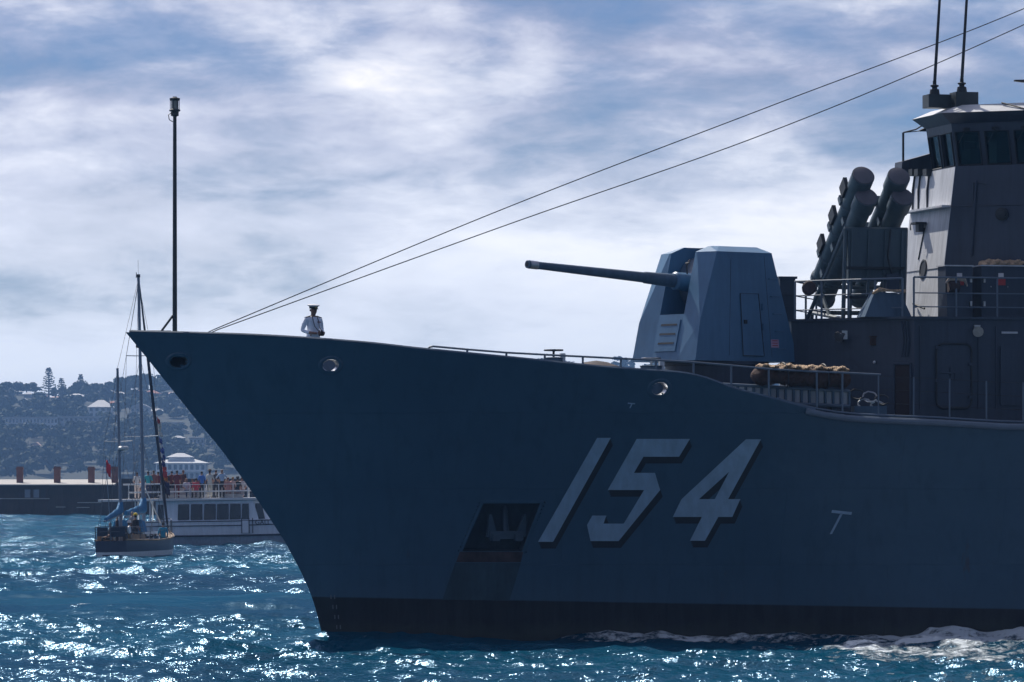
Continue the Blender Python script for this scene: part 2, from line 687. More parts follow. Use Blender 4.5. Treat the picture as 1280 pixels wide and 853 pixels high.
def hill_at(px, py):
    """point of the hillside seen at a photograph pixel"""
    Ys = np.linspace(HILL_NEAR - 20, HILL_RIDGE + 60, 500)
    Xs = (px - 640) * Ys / F
    ray = CAMZ + (HZ - py) * Ys / F
    k = np.argmax(hill_z(Xs, Ys) >= ray)
    if hill_z(Xs, Ys)[k] < ray[k]:
        k = int(np.argmin(np.abs(Ys - HILL_RIDGE)))
    return Vector((float(Xs[k]), float(Ys[k]), float(hill_z(Xs[k], Ys[k]))))


def build_hill():
    xs = np.linspace(-780, 720, 190)
    ys = np.concatenate([np.linspace(HILL_NEAR - 60, HILL_RIDGE + 60, 80), np.linspace(HILL_RIDGE + 80, 3400, 14)])
    X, Y = np.meshgrid(xs, ys)
    Z = np.maximum(hill_z(X, Y), -2.0)
    V = np.stack([X, Y, Z], -1).reshape(-1, 3)
    nr, nc = X.shape
    mb = MB()
    idx = np.arange(nr * nc).reshape(nr, nc)
    mb.v = [tuple(p) for p in V]
    mb.f = [tuple(q) for q in np.stack([idx[:-1, :-1], idx[:-1, 1:], idx[1:, 1:], idx[1:, :-1]], -1).reshape(-1, 4).tolist()]
    mb.m = [0] * len(mb.f)
    m = mat('hill_scrub', (0.012, 0.018, 0.010), 0.9, var=0.5, vscale=0.05, bump=0.8, bscale=0.5)
    o = mb.build('hill', m, weld=False, smooth=180)
    tag(o, kind='structure')


build_hill()


def leaf_quads(rng, centers, radii, n_per, size, squash=0.8):
    """leaf-sized faces spread through round clumps: returns verts, faces"""
    V, Fc = [], []
    for c, r in zip(centers, radii):
        n = int(n_per)
        d = rng.normal(size=(n, 3))
        d /= np.linalg.norm(d, axis=1)[:, None]
        d[:, 2] = np.where(d[:, 2] < -0.35, -d[:, 2] * 0.5, d[:, 2])
        rad = r * rng.uniform(0.72, 1.04, n)[:, None]
        p = np.asarray(c) + d * rad * np.array([1, 1, squash])
        nrm = d + rng.normal(0, 0.14, (n, 3))
        nrm /= np.linalg.norm(nrm, axis=1)[:, None]
        up = rng.normal(size=(n, 3))
        a = np.cross(nrm, up)
        a /= np.linalg.norm(a, axis=1)[:, None] + 1e-9
        b = np.cross(nrm, a)
        s = size * rng.uniform(0.6, 1.35, n)[:, None]
        q = np.stack([p - a * s - b * s * .7, p + a * s - b * s * .6, p + a * s * .8 + b * s * .7, p - a * s * .7 + b * s * .8], 1)
        V.append(q.reshape(-1, 3))
    V = np.concatenate(V)
    n = len(V) // 4
    return V, np.arange(n * 4).reshape(n, 4)


def crown_parts(rng, r, h, lobes=9):
    cs, rs = [], []
    for k in range(lobes):
        t = rng.uniform(0, 2 * np.pi)
        e = rng.uniform(0.1, 0.72) * r
        cs.append((math.cos(t) * e, math.sin(t) * e, h * 0.55 + rng.uniform(-0.22, 0.3) * h))
        rs.append(r * rng.uniform(0.34, 0.55))
    return cs, rs


FOL = [mat('foliage_dark', (0.022, 0.042, 0.020), 0.75, var=0.45, vscale=0.10, spec=0.2),
       mat('foliage_olive', (0.040, 0.054, 0.022), 0.75, var=0.45, vscale=0.10, spec=0.2),
       mat('foliage_blue_green', (0.018, 0.038, 0.026), 0.75, var=0.4, vscale=0.10, spec=0.2)]
BARK = mat('bark', (0.09, 0.07, 0.055), 0.9, var=0.3)


def quads_obj(name, V, Q, mats, parent=None, mi=None):
    me = bpy.data.meshes.new(name)
    me.vertices.add(len(V))
    me.vertices.foreach_set('co', np.asarray(V, np.float32).ravel())
    me.loops.add(Q.size)
    me.loops.foreach_set('vertex_index', Q.astype(np.int32).ravel())
    me.polygons.add(len(Q))
    me.polygons.foreach_set('loop_start', np.arange(0, Q.size, 4, dtype=np.int32))
    for k in (mats if isinstance(mats, list) else [mats]):
        me.materials.append(k)
    if mi is not None:
        me.polygons.foreach_set('material_index', np.asarray(mi, np.int32))
    me.update()
    me.validate()
    o = bpy.data.objects.new(name, me)
    o.parent = parent
    COL.objects.link(o)
    return o


HOUSE_SPOTS = []      # (X, Y, half width) kept free of trees


def build_woods():
    """the wooded slope reads as one mass"""
    rng = np.random.default_rng(5)
    V, Q, M = [], [], []
    off = 0
    made = 0
    while made < 2300:
        px = rng.uniform(-130, 420) if made < 1100 else (rng.uniform(-700, -130) if made < 1600 else (rng.uniform(380, 800) if made < 2050 else rng.uniform(800, 1400)))
        Yt = HILL_NEAR + 10 + (HILL_RIDGE - HILL_NEAR) * rng.uniform(0, 1.02)
        X = (px - 640) * Yt / F
        z = float(hill_z(X, Yt))
        if z < 0.5:
            continue
        made += 1
        frac = (Yt - HILL_NEAR) / (HILL_RIDGE - HILL_NEAR)
        r = rng.uniform(3.2, 6.8) * (1.15 - 0.35 * frac)
        h = r * rng.uniform(1.3, 1.9)
        lim = 99.0
        for hx, hy, hw, hz in HOUSE_SPOTS:
            dx, dy = abs(X * hy / Yt - hx), Yt - hy
            if dx < hw + r * .6 and -6 < dy < 14:
                lim = 0.0
            elif dx < hw + r * .5 and -150 < dy <= -6:
                lim = min(lim, hz + 1.4 - z)
        if lim < 3.0:
            continue
        if h > lim:
            r, h = r * max(lim / h, .55), lim
        cs, rs = crown_parts(rng, r, h, 7)
        cs = [(c[0] + X, c[1] + Yt, c[2] + z) for c in cs]
        v, q = leaf_quads(rng, cs, rs, 22, 0.85)
        V.append(v)
        Q.append(q + off)
        off += len(v)
        M += [int(rng.integers(0, 3))] * len(q)
    o = quads_obj('woods', np.concatenate(V), np.concatenate(Q), FOL, mi=M)
    tag(o, 'dark wooded slope of the far harbour shore', 'woods', kind='stuff')


def tree(name, px, py_top, r, label, seed, m=0, h=None, group=None):
    rng = np.random.default_rng(seed)
    Y = HILL_RIDGE - 10
    X = (px - 640) * Y / F
    zt = CAMZ + (HZ - py_top) * Y / F
    zb = float(hill_z(X, Y)) - 0.5
    H = zt - zb
    t = empty(name, (X, Y, zb))
    cs, rs = crown_parts(rng, r, H * 0.9, 11)
    cs = [(c[0], c[1], min(c[2] + H * 0.12, H - rr_ * 0.8)) for c, rr_ in zip(cs, rs)]
    v, q = leaf_quads(rng, cs, rs, 46, 0.5)
    quads_obj('crown', v, q, FOL[m], t)
    mb = MB()
    mb.tube([(0, 0, -1), (0.2, 0, H * 0.35), (0.1, 0.2, H * 0.7)], [0.5, 0.35, 0.12], 7)
    for k in range(4):
        a = rng.uniform(0, 6.28)
        mb.tube([(0.15, 0, H * 0.3), (math.cos(a) * r * .5, math.sin(a) * r * .5, H * 0.62)], [0.22, 0.06], 5)
    mb.build('trunk', BARK, t)
    tag(t, label, 'tree', group)
    return t


def norfolk_pine(px, py_top, py_bot, halfw, label, seed):
    rng = np.random.default_rng(seed)
    Y = HILL_RIDGE - 20
    X = (px - 640) * Y / F
    zt, zb = CAMZ + (HZ - py_top) * Y / F, CAMZ + (HZ - py_bot) * Y / F
    g = min(float(hill_z(X, Y)), zb)
    t = empty('norfolk_pine', (X, Y, g))
    H, b0 = zt - g, zb - g
    MB().tube([(0, 0, -1), (0, 0, H * .6), (0, 0, H - .3)], [.55, .35, .06], 8).build('trunk', BARK, t)
    V = []
    z = b0
    while z < H - 0.4:
        f = (z - b0) / (H - b0)
        L = halfw * (1 - f) ** 0.75 * (0.85 + 0.3 * rng.random()) + 0.35
        nb = 9
        for k in range(nb):
            a = 2 * math.pi * (k + rng.uniform(-.3, .3)) / nb
            d = np.array([math.cos(a), math.sin(a), 0])
            s = np.array([-math.sin(a), math.cos(a), 0])
            steps = max(3, int(L / 0.55))
            for j in range(steps):
                e = (j + 0.6) / steps
                c = d * L * e + np.array([0, 0, z + 0.25 * L * e * e + rng.normal(0, .1)])
                w = 0.42 * (1.1 - 0.5 * e)
                upv = np.array([0, 0, 0.28])
                tw = s * w + upv * rng.normal(0, 1)
                V.append([c - tw - d * .3, c + tw - d * .3, c + tw * .7 + d * .45, c - tw * .7 + d * .45])
        z += max(0.75, 1.45 * (1 - 0.5 * f))
    V = np.array(V).reshape(-1, 3)
    quads_obj('crown', V, np.arange(len(V)).reshape(-1, 4), FOL[2], t)
    tag(t, label, 'tree', 'Norfolk pines on the skyline')


WALLC = {'white': mat('house_white', (0.80, 0.80, 0.78), 0.8, var=0.08, vscale=0.3),
         'pale_blue': mat('house_pale', (0.68, 0.72, 0.76), 0.8, var=0.1, vscale=0.3),
         'cream': mat('house_cream', (0.58, 0.52, 0.43), 0.8, var=0.1, vscale=0.3),
         'grey': mat('house_grey', (0.46, 0.47, 0.50), 0.8, var=0.12, vscale=0.3),
         'brick': mat('house_brick', (0.24, 0.13, 0.09), 0.85, var=0.2, vscale=0.5)}
ROOFC = {'white': mat('roof_white', (0.66, 0.655, 0.64), 0.7, var=0.07, vscale=0.3),
         'red': mat('roof_tile', (0.36, 0.14, 0.09), 0.8, var=0.2, vscale=0.6),
         'pink': mat('roof_pink', (0.58, 0.40, 0.35), 0.8, var=0.15, vscale=0.6),
         'grey': mat('roof_grey', (0.42, 0.42, 0.43), 0.7, var=0.12, vscale=0.4),
         'dark': mat('roof_dark', (0.07, 0.07, 0.08), 0.8, var=0.2, vscale=0.4)}
PANE = mat('house_pane', (0.02, 0.03, 0.04), 0.1, var=0.1, spec=0.7)


def roof_hip(mb, w, d, z, h, over=0.6, ridge=0.45, mi=0):
    x, y = w / 2 + over, d / 2 + over
    rx = max(x - y, x * ridge * 0.5)
    vs = [(-x, -y, z), (x, -y, z), (x, y, z), (-x, y, z), (-rx, 0, z + h), (rx, 0, z + h),
          (-x, -y, z - .25), (x, -y, z - .25), (x, y, z - .25), (-x, y, z - .25)]
    mb.add(vs, [(0, 1, 5, 4), (1, 2, 5), (2, 3, 4, 5), (3, 0, 4), (6, 7, 1, 0), (7, 8, 2, 1), (8, 9, 3, 2), (9, 6, 0, 3), (9, 8, 7, 6)], mi)


def roof_gable(mb, w, d, z, h, over=0.5, mi=0):
    x, y = w / 2 + over, d / 2 + over
    vs = [(-x, -y, z), (x, -y, z), (x, y, z), (-x, y, z), (0, -y, z + h), (0, y, z + h)]
    mb.add(vs, [(0, 4, 5, 3), (4, 1, 2, 5), (0, 1, 4), (2, 3, 5), (3, 2, 1, 0)], mi)


def house(px, py, wpx, wall_px, label, wall='white', roof='white', rtype='hip', rpx=4.0, depth=9.0, win=(0, 0), rz=0.0, group=None, name='house', stories=None):
    """house whose wall foot is seen at (px, py), wpx wide and wall_px high in the photograph"""
    g = hill_at(px, py)
    s = F / g.y
    w, h, rh = wpx / s, wall_px / s, rpx / s
    HOUSE_SPOTS.append((g.x, g.y, w / 2, g.z))
    t = empty(name, (g.x, g.y + depth / 2, g.z - 0.4), rz)
    h += 0.4
    MB().box((0, 0, h / 2 - 1.5), (w, depth, h + 3)).build('wall', WALLC[wall], t, smooth=0)
    mb = MB()
    if rtype == 'hip':
        roof_hip(mb, w, depth, h, rh)
    elif rtype == 'gable':
        roof_gable(mb, w, depth, h, rh)
    else:
        mb.box((0, 0, h + rh / 2), (w + .8, depth + .8, rh))
    mb.build('roof', ROOFC[roof], t, smooth=0)
    nx, nz = win
    for j in range(nz):
        for i in range(nx):
            ww, hh = w / nx * 0.52, h / nz * 0.55
            cx, cz = -w / 2 + w * (i + .5) / nx, h * (j + .52) / nz
            MB().box((cx, -depth / 2 - 0.02, cz), (ww, 0.10, hh)).build('window', PANE, t, smooth=0)
    tag(t, label, 'house' if name == 'house' else 'building', group)
    return t


def build_shore():
    h = house
    h(94, 502, 28, 4, 'wide white hip-roofed house just below the tall Norfolk pine pair', 'pale_blue', 'white', 'hip', 6, 16)
    b = h(125, 521, 29, 12, 'white house with bright white gabled roof beside the thin ketch mast', 'pale_blue', 'white', 'hip', 9, 12, (4, 2))
    h(39, 537, 66, 14, 'long pale two-storey building with rows of narrow windows on the left slope', 'pale_blue', 'grey', 'flat', 1.6, 12, (15, 2), name='long_building')
    h(101, 534, 54, 12, 'long greyish low building adjoining the pale two-storey one on the slope', 'grey', 'grey', 'flat', 1.4, 14, (9, 2), name='long_building')
    h(50, 521, 12, 3, 'small house with pale pink roof above the long building', 'cream', 'pink', 'hip', 3, 8, (3, 1))
    h(23, 515, 22, 4, 'row of pale low terraces above the long building at far left', 'cream', 'grey', 'hip', 1.6, 8, (6, 1))
    h(9, 502, 10, 3, 'small white-roofed house near the left edge of the photo', 'grey', 'white', 'hip', 2, 8)
    h(51, 487, 14, 3, 'white-roofed house on the ridge left of the tallest pine', 'white', 'white', 'gable', 2.4, 8)
    h(18, 489, 16, 3, 'low grey-roofed house on the ridge at far left', 'grey', 'grey', 'hip', 2.4, 9)
    h(189, 496, 19, 4, 'red-tiled house high on the hill behind the furled headsail', 'cream', 'red', 'hip', 4, 10, (4, 1))
    h(195, 517, 18, 3, 'house with flat white roof behind the furled headsail', 'grey', 'white', 'hip', 3, 9)
    h(202, 488, 22, 5, 'flat-roofed modern house on the skyline beside the warship bow', 'grey', 'pale' if False else 'grey', 'flat', 1.5, 10, (5, 1))
    h(214, 496, 10, 3, 'small pink-roofed house on the upper slope beside the warship bow', 'cream', 'pink', 'hip', 3, 8)
    h(213, 535, 30, 5, 'wide grey flat-roofed house midway down the slope beside the bow', 'grey', 'grey', 'flat', 1.8, 10, (7, 1))
    h(246, 561, 18, 12, 'boxy modern house above the white villa near the bow', 'pale_blue', 'grey', 'flat', 1.5, 9, (4, 2))
    h(222, 554, 16, 6, 'low grey house with hip roof uphill of the white villa', 'grey', 'grey', 'hip', 3, 8, (4, 1))
    h(45, 564, 14, 4, 'pale pink gabled roof standing alone among trees on the left slope', 'cream', 'pink', 'gable', 7, 8)
    h(175, 521, 24, 11, 'white gabled house between the main mast and the furled sail', 'white', 'grey', 'gable', 6, 10, (4, 2))
    h(150, 497, 13, 4, 'small pale house right of the mizzen mast near the ridge', 'white', 'white', 'hip', 3, 8)
    h(236, 508, 16, 4, 'house with terracotta roof against the bow on the upper slope', 'cream', 'red', 'hip', 5, 9)
    h(258, 530, 18, 6, 'cream house peeping out beside the warship stem', 'cream', 'red', 'hip', 4, 9, (4, 1))
    # the big white villa: two storeys under two tiers of white roof
    g = hill_at(226, 600)
    s = F / g.y
    v = empty('villa', (g.x, g.y + 6, g.z - 0.3))
    HOUSE_SPOTS.append((g.x, g.y, 33 / s, g.z))
    w, hh = 62 / s, 22 / s
    MB().box((0, 0, hh / 2 - 1), (w, 12, hh + 2)).build('wall', WALLC['white'], v, smooth=0)
    mb = MB()
    roof_hip(mb, w, 12, hh, 6 / s, 0.9)
    mb.build('roof', ROOFC['white'], v, smooth=0)
    MB().box((-2 / s, 0, hh + 4 / s), (27 / s, 6, 7 / s)).build('upper_wall', WALLC['white'], v, smooth=0)
    mb = MB()
    roof_hip(mb, 29 / s, 6.5, hh + 7.5 / s, 5 / s, 0.7)
    mb.v = [(x - 2 / s, y, z) for x, y, z in mb.v]
    mb.build('upper_roof', ROOFC['white'], v, smooth=0)
    MB().box((0, -6.8, hh * .5), (w * .98, 1.5, .25)).build('balcony', WALLC['white'], v, smooth=0)
    for j in range(2):
        for i in range(9):
            MB().box((-w / 2 + w * (i + .5) / 9, -6.03, hh * (.26 + .5 * j)), (w / 9 * .55, .1, hh * .28)).build('window', PANE, v, smooth=0)
    for i in range(10):
        MB().box((-w / 2 + .2 + (w - .4) * i / 9, -7.4, hh * .5), (.28, .28, hh)).build('column', WALLC['white'], v, smooth=0)
    tag(v, 'large white two-storey villa with tiered white roofs behind the ferry passengers', 'house')
    # far houses the photo hardly separates
    rng = random.Random(3)
    spots = [(30, 505, 'grey', 'grey', 'small grey-roofed cottage above the pale low terraces at far left'), (66, 507, 'white', 'white', 'small white-roofed house below the smallest pine'),
             (70, 494, 'cream', 'pink', 'little pink-roofed house directly under the two left pines'), (140, 508, 'cream', 'red', 'small red-roofed house close behind the ketch mizzen mast'),
             (155, 530, 'white', 'white', 'small white house between the two ketch masts, halfway up the slope'), (205, 503, 'white', 'white', 'small white-roofed house right of the furled headsail, high on the slope'),
             (222, 517, 'grey', 'grey', 'grey-roofed house against the bow, above the wide flat-roofed one'), (228, 543, 'cream', 'grey', 'small cream house just below the wide grey flat-roofed house'),
             (12, 493, 'white', 'white', 'tiny white-roofed house on the ridge at the far left edge'), (35, 497, 'grey', 'grey', 'tiny grey-roofed house just below the left ridge trees'),
             (116, 499, 'cream', 'pink', 'small pink-roofed house directly above the bright white gabled roof'), (134, 492, 'white', 'white', 'tiny white house on the ridge left of the mizzen masthead'),
             (172, 494, 'cream', 'red', 'small red-roofed house beside the main mast near the skyline'), (262, 575, 'cream', 'red', 'small cream house right of the white villa, touching the bow outline'),
             (768, 463, 'white', 'pink', 'pale house glimpsed under the rail left of the turret'), (792, 463, 'cream', 'white', 'small white-roofed house right beside the turret foot')]
    for k, (px, py, wl, rf, lab) in enumerate(spots):
        h(px, py, rng.uniform(8, 14), rng.uniform(2.5, 4.5), lab, wl, rf, rng.choice(['hip', 'gable', 'hip']), rng.uniform(2, 3.5), 8, group='small houses scattered in the trees')
    build_woods()
    norfolk_pine(61, 459, 493, 4.4, 'tallest Norfolk pine on the left skyline with tiered branches', 1)
    norfolk_pine(77, 472, 496, 3.0, 'smallest slim Norfolk pine in the middle of the skyline three', 2)
    norfolk_pine(101, 467, 496, 3.2, 'Norfolk pine right of the smallest one on the skyline', 3)
    sk = [(3, 481, 3.2, 0), (9, 477, 3.6, 0), (22, 477, 4.4, 2), (33, 479, 4.2, 0), (44, 478, 4.0, 0), (69, 484, 3.0, 0), (88, 488, 3, 1), (97, 484, 3, 2), (107, 485, 3, 2), (114, 481, 3.5, 0), (122, 479, 4.5, 0), (132, 481, 4, 2), (146, 483, 4, 0),
          (158, 477, 5, 0), (168, 474, 5.5, 0), (184, 467, 4.2, 2), (192, 472, 3.5, 0), (199, 473, 4.0, 0), (209, 478, 3.4, 0), (222, 474, 4, 0), (238, 470, 4.5, 2), (676, 446, 3.6, 0), (770, 443, 3.4, 2), (778, 447, 4.2, 0), (789, 450, 3, 0)]
    where = {0: 'at the left edge', 9: 'round-topped, second from the left edge'}
    names = ['low dark tree at the very left end of the skyline', 'round dark tree standing up near the left end of the skyline', 'broad dark skyline tree between the left edge and the ridge roofs',
             'dark bushy skyline tree left of the white ridge roof', 'dark skyline tree directly left of the tallest pine', 'low bush between the tallest and the smallest pine',
             'low pale bush in the gap left of the right pine', 'bushy tree at the left foot of the right pine', 'bushy tree at the right foot of the right pine',
             'square-topped dark tree left of the mizzen masthead', 'broad dark tree just left of the mizzen masthead', 'dark tree right behind the mizzen masthead', 'low tree right of the mizzen masthead',
             'big dark tree left of the main mast on the skyline', 'broad dark tree directly behind the main mast', 'tallest bushy skyline tree right of the main mast', 'small tree between furled headsail and flat-roofed house',
             'wispy skyline tree above the flat-roofed house', 'last skyline tree visible before the warship stem', 'skyline tree hidden behind the warship stem', 'rounded skyline tree hidden behind the warship bow',
             'treetop peeping over the bulwark beside the deck handwheel', 'blue-green treetop seen over the rail just left of the turret', 'broad treetop seen under the rail left of the turret', 'low treetop close to the turret foot']
    for k, (px, py, r, m) in enumerate(sk):
        tree('skyline_tree', px, py, r, names[k], 100 + k, m, group='trees along the ridge')


build_shore()

# ------------------------------------------------------------------ warship materials
def hull_paint():
    m = bpy.data.materials.new('hull_paint')
    m.use_nodes = True
    nt = m.node_tree
    b = nt.nodes['Principled BSDF']
    tc = N(nt, 'ShaderNodeTexCoord')
    sep = N(nt, 'ShaderNodeSeparateXYZ')
    nt.links.new(tc.outputs['Object'], sep.inputs[0])
    x, y, z = sep.outputs
    # boot topping: painted line falling slightly aft
    line = math_n(nt, 'SUBTRACT', 1.09, math_n(nt, 'MULTIPLY', math_n(nt, 'SUBTRACT', x, 5.0), 0.0185))
    wav = noise(nt, tc.outputs['Object'], 3.0, 2, 0.5)
    dz = math_n(nt, 'SUBTRACT', math_n(nt, 'ADD', z, math_n(nt, 'MULTIPLY', wav, 0.012)), line)
    boot = ramp(nt, math_n(nt, 'ADD', math_n(nt, 'MULTIPLY', dz, 30.0), 0.5, clamp=True), [(0.0, 1.0), (1.0, 0.0)])
    n1 = noise(nt, tc.outputs['Object'], 0.35, 4, 0.55)
    mp = N(nt, 'ShaderNodeMapping')
    mp.inputs['Scale'].default_value = (2.2, 2.2, 0.13)
    nt.links.new(tc.outputs['Object'], mp.inputs[0])
    n2 = noise(nt, mp.outputs[0], 1.6, 6, 0.68)
    c = mixc(nt, ramp(nt, n1, [(0.3, 0.0), (0.7, 1.0)]), (0.044, 0.102, 0.160, 1), (0.055, 0.120, 0.182, 1))
    c = mixc(nt, ramp(nt, n2, [(0.34, 0.45), (0.50, 0.0)]), c, (0.036, 0.085, 0.130, 1))
    # rubbed paler patches and salt tide marks
    n4 = noise(nt, tc.outputs['Object'], 0.9, 7, 0.7, 0.6)
    c = mixc(nt, ramp(nt, n4, [(0.60, 0.0), (0.75, 0.35)]), c, (0.070, 0.145, 0.205, 1))
    salt = ramp(nt, math_n(nt, 'ADD', math_n(nt, 'MULTIPLY', z, 0.45), math_n(nt, 'MULTIPLY', n2, 0.5)), [(0.45, 0.35), (1.0, 0.0)])
    c = mixc(nt, salt, c, (0.062, 0.098, 0.132, 1))
    # thin rust weeps below seams and fittings
    mp5 = N(nt, 'ShaderNodeMapping')
    mp5.inputs['Scale'].default_value = (5.5, 5.5, 0.22)
    nt.links.new(tc.outputs['Object'], mp5.inputs[0])
    n5 = noise(nt, mp5.outputs[0], 1.0, 4, 0.5)
    n6 = noise(nt, tc.outputs['Object'], 0.45, 2, 0.5)
    rust = math_n(nt, 'MULTIPLY', ramp(nt, n5, [(0.66, 0.0), (0.74, 1.0)]), ramp(nt, n6, [(0.52, 0.0), (0.66, 0.45)]))
    c = mixc(nt, rust, c, (0.085, 0.055, 0.045, 1))
    c = mixc(nt, boot, c, mixc(nt, ramp(nt, n2, [(0.4, 0.0), (0.62, 1.0)]), (0.014, 0.016, 0.022, 1), (0.026, 0.028, 0.036, 1)))
    scum = ramp(nt, math_n(nt, 'ADD', math_n(nt, 'MULTIPLY', z, 0.8), math_n(nt, 'MULTIPLY', n4, 0.9)), [(0.55, 0.55), (0.85, 0.0)])
    c = mixc(nt, math_n(nt, 'MULTIPLY', scum, boot), c, (0.050, 0.060, 0.048, 1))
    nt.links.new(c, b.inputs['Base Color'])
    b.inputs['Roughness'].default_value = 0.42
    b.inputs['Specular IOR Level'].default_value = 0.4
    # plating: weld seams and the slight dishing between frames
    br = N(nt, 'ShaderNodeTexBrick')
    br.inputs['Scale'].default_value = 1.0
    br.inputs['Mortar Size'].default_value = 0.012
    br.inputs['Brick Width'].default_value = 5.4
    br.inputs['Row Height'].default_value = 1.9
    br.inputs['Color1'].default_value = (1, 1, 1, 1)
    br.inputs['Color2'].default_value = (1, 1, 1, 1)
    br.inputs['Mortar'].default_value = (0, 0, 0, 1)
    cmb = N(nt, 'ShaderNodeCombineXYZ')
    nt.links.new(x, cmb.inputs[0])
    nt.links.new(z, cmb.inputs[1])
    nt.links.new(cmb.outputs[0], br.inputs['Vector'])
    dish = noise(nt, tc.outputs['Object'], 0.8, 2, 0.5)
    wv = math_n(nt, 'SINE', math_n(nt, 'MULTIPLY', x, 2 * math.pi / 0.7))
    h = math_n(nt, 'ADD', math_n(nt, 'MULTIPLY', br.outputs['Color'], -0.011), math_n(nt, 'MULTIPLY', dish, 0.07))
    h = math_n(nt, 'ADD', h, math_n(nt, 'MULTIPLY', wv, 0.0026))
    bn = N(nt, 'ShaderNodeBump', i_Strength=0.9, i_Distance=1.0)
    nt.links.new(h, bn.inputs['Height'])
    nt.links.new(bn.outputs[0], b.inputs['Normal'])
    return m


M_HULL = hull_paint()
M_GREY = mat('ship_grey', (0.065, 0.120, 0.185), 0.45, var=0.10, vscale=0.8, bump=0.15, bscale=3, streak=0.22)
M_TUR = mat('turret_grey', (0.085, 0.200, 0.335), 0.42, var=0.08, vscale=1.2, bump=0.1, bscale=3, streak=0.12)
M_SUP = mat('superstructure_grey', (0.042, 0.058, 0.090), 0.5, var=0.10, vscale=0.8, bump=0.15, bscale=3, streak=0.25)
M_PALE = mat('pale_paint_and_sun_tone', (0.66, 0.67, 0.70), 0.55, var=0.1, vscale=1.0, streak=0.25)  # pale fittings, and the painted sunlight on the bridge front
M_ROOFW = mat('bridge_roof_paint', (0.62, 0.63, 0.64), 0.4, var=0.06, vscale=2.0, streak=0.1)
M_DARK = mat('dark_paint', (0.020, 0.024, 0.030), 0.6, var=0.2)
M_DECK = mat('deck_nonskid', (0.060, 0.066, 0.072), 0.85, var=0.2, vscale=2, bump=0.3, bscale=30)
M_RAIL = mat('rail_paint', (0.12, 0.16, 0.21), 0.4, var=0.1)
M_STEEL = mat('bare_steel', (0.45, 0.46, 0.48), 0.28, metal=0.9, var=0.15, vscale=8)
M_NUM = mat('number_paint', (0.34, 0.49, 0.62), 0.55, var=0.10, vscale=1.5, streak=0.15)
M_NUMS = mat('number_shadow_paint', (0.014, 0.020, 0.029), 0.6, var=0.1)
M_RUST = mat('rusty_iron', (0.060, 0.040, 0.042), 0.8, var=0.4, vscale=4, streak=0.4)
M_TUBE = mat('missile_tube_paint', (0.082, 0.118, 0.142), 0.5, var=0.1, vscale=2, streak=0.15)
M_CAP = mat('tube_cap', (0.125, 0.120, 0.138), 0.55, var=0.15, vscale=3)
M_RED = mat('red_label', (0.45, 0.05, 0.05), 0.6)
M_WHITE = mat('white_label', (0.72, 0.70, 0.70), 0.6)
M_TAN = mat('tan_netting', (0.52, 0.37, 0.24), 0.9, var=0.4, vscale=12, bump=1.0, bscale=25)
M_CANVAS = mat('brown_canvas', (0.065, 0.036, 0.028), 0.9, var=0.3, vscale=5, bump=0.5, bscale=20)
M_WIRE = mat('wire', (0.035, 0.035, 0.04), 0.5)
M_MASTD = mat('mast_dark', (0.035, 0.045, 0.05), 0.5)
M_LAMPG = mat('lamp_lens', (0.30, 0.30, 0.26), 0.15)


def glass_mat():
    m = bpy.data.materials.new('bridge_glass')
    m.use_nodes = True
    nt = m.node_tree
    nt.nodes.clear()
    out = N(nt, 'ShaderNodeOutputMaterial')
    tr = N(nt, 'ShaderNodeBsdfTransparent')
    tr.inputs[0].default_value = (0.55, 0.66, 0.66, 1)
    gl = N(nt, 'ShaderNodeBsdfGlossy')
    gl.inputs['Roughness'].default_value = 0.03
    gl.inputs[0].default_value = (0.9, 0.95, 1, 1)
    fr = N(nt, 'ShaderNodeFresnel')
    fr.inputs[0].default_value = 1.5
    ms = N(nt, 'ShaderNodeMixShader')
    nt.links.new(fr.outputs[0], ms.inputs[0])
    nt.links.new(tr.outputs[0], ms.inputs[1])
    nt.links.new(gl.outputs[0], ms.inputs[2])
    nt.links.new(ms.outputs[0], out.inputs[0])
    return m


M_GLASS = glass_mat()

# ------------------------------------------------------------------ hull, deck
FAIR = [(223, 452, 0.21, 0.15), (413, 457, 0.19, 0.15), (824, 486, 0.19, 0.16)]
FAIR_P = [hull_pt(px, py) for px, py, a, b in FAIR]
POCKET = [(604, 629), (676, 629), (653, 690), (577, 690)]        # anchor pocket corners in the photograph
POCK_P = [hull_pt(px, py) for px, py in POCKET]


def in_poly(px, py, poly):
    ins = False
    n = len(poly)
    for i in range(n):
        x1, y1 = poly[i]
        x2, y2 = poly[(i + 1) % n]
        if (y1 > py) != (y2 > py) and px < (x2 - x1) * (py - y1) / (y2 - y1) + x1:
            ins = not ins
    return ins


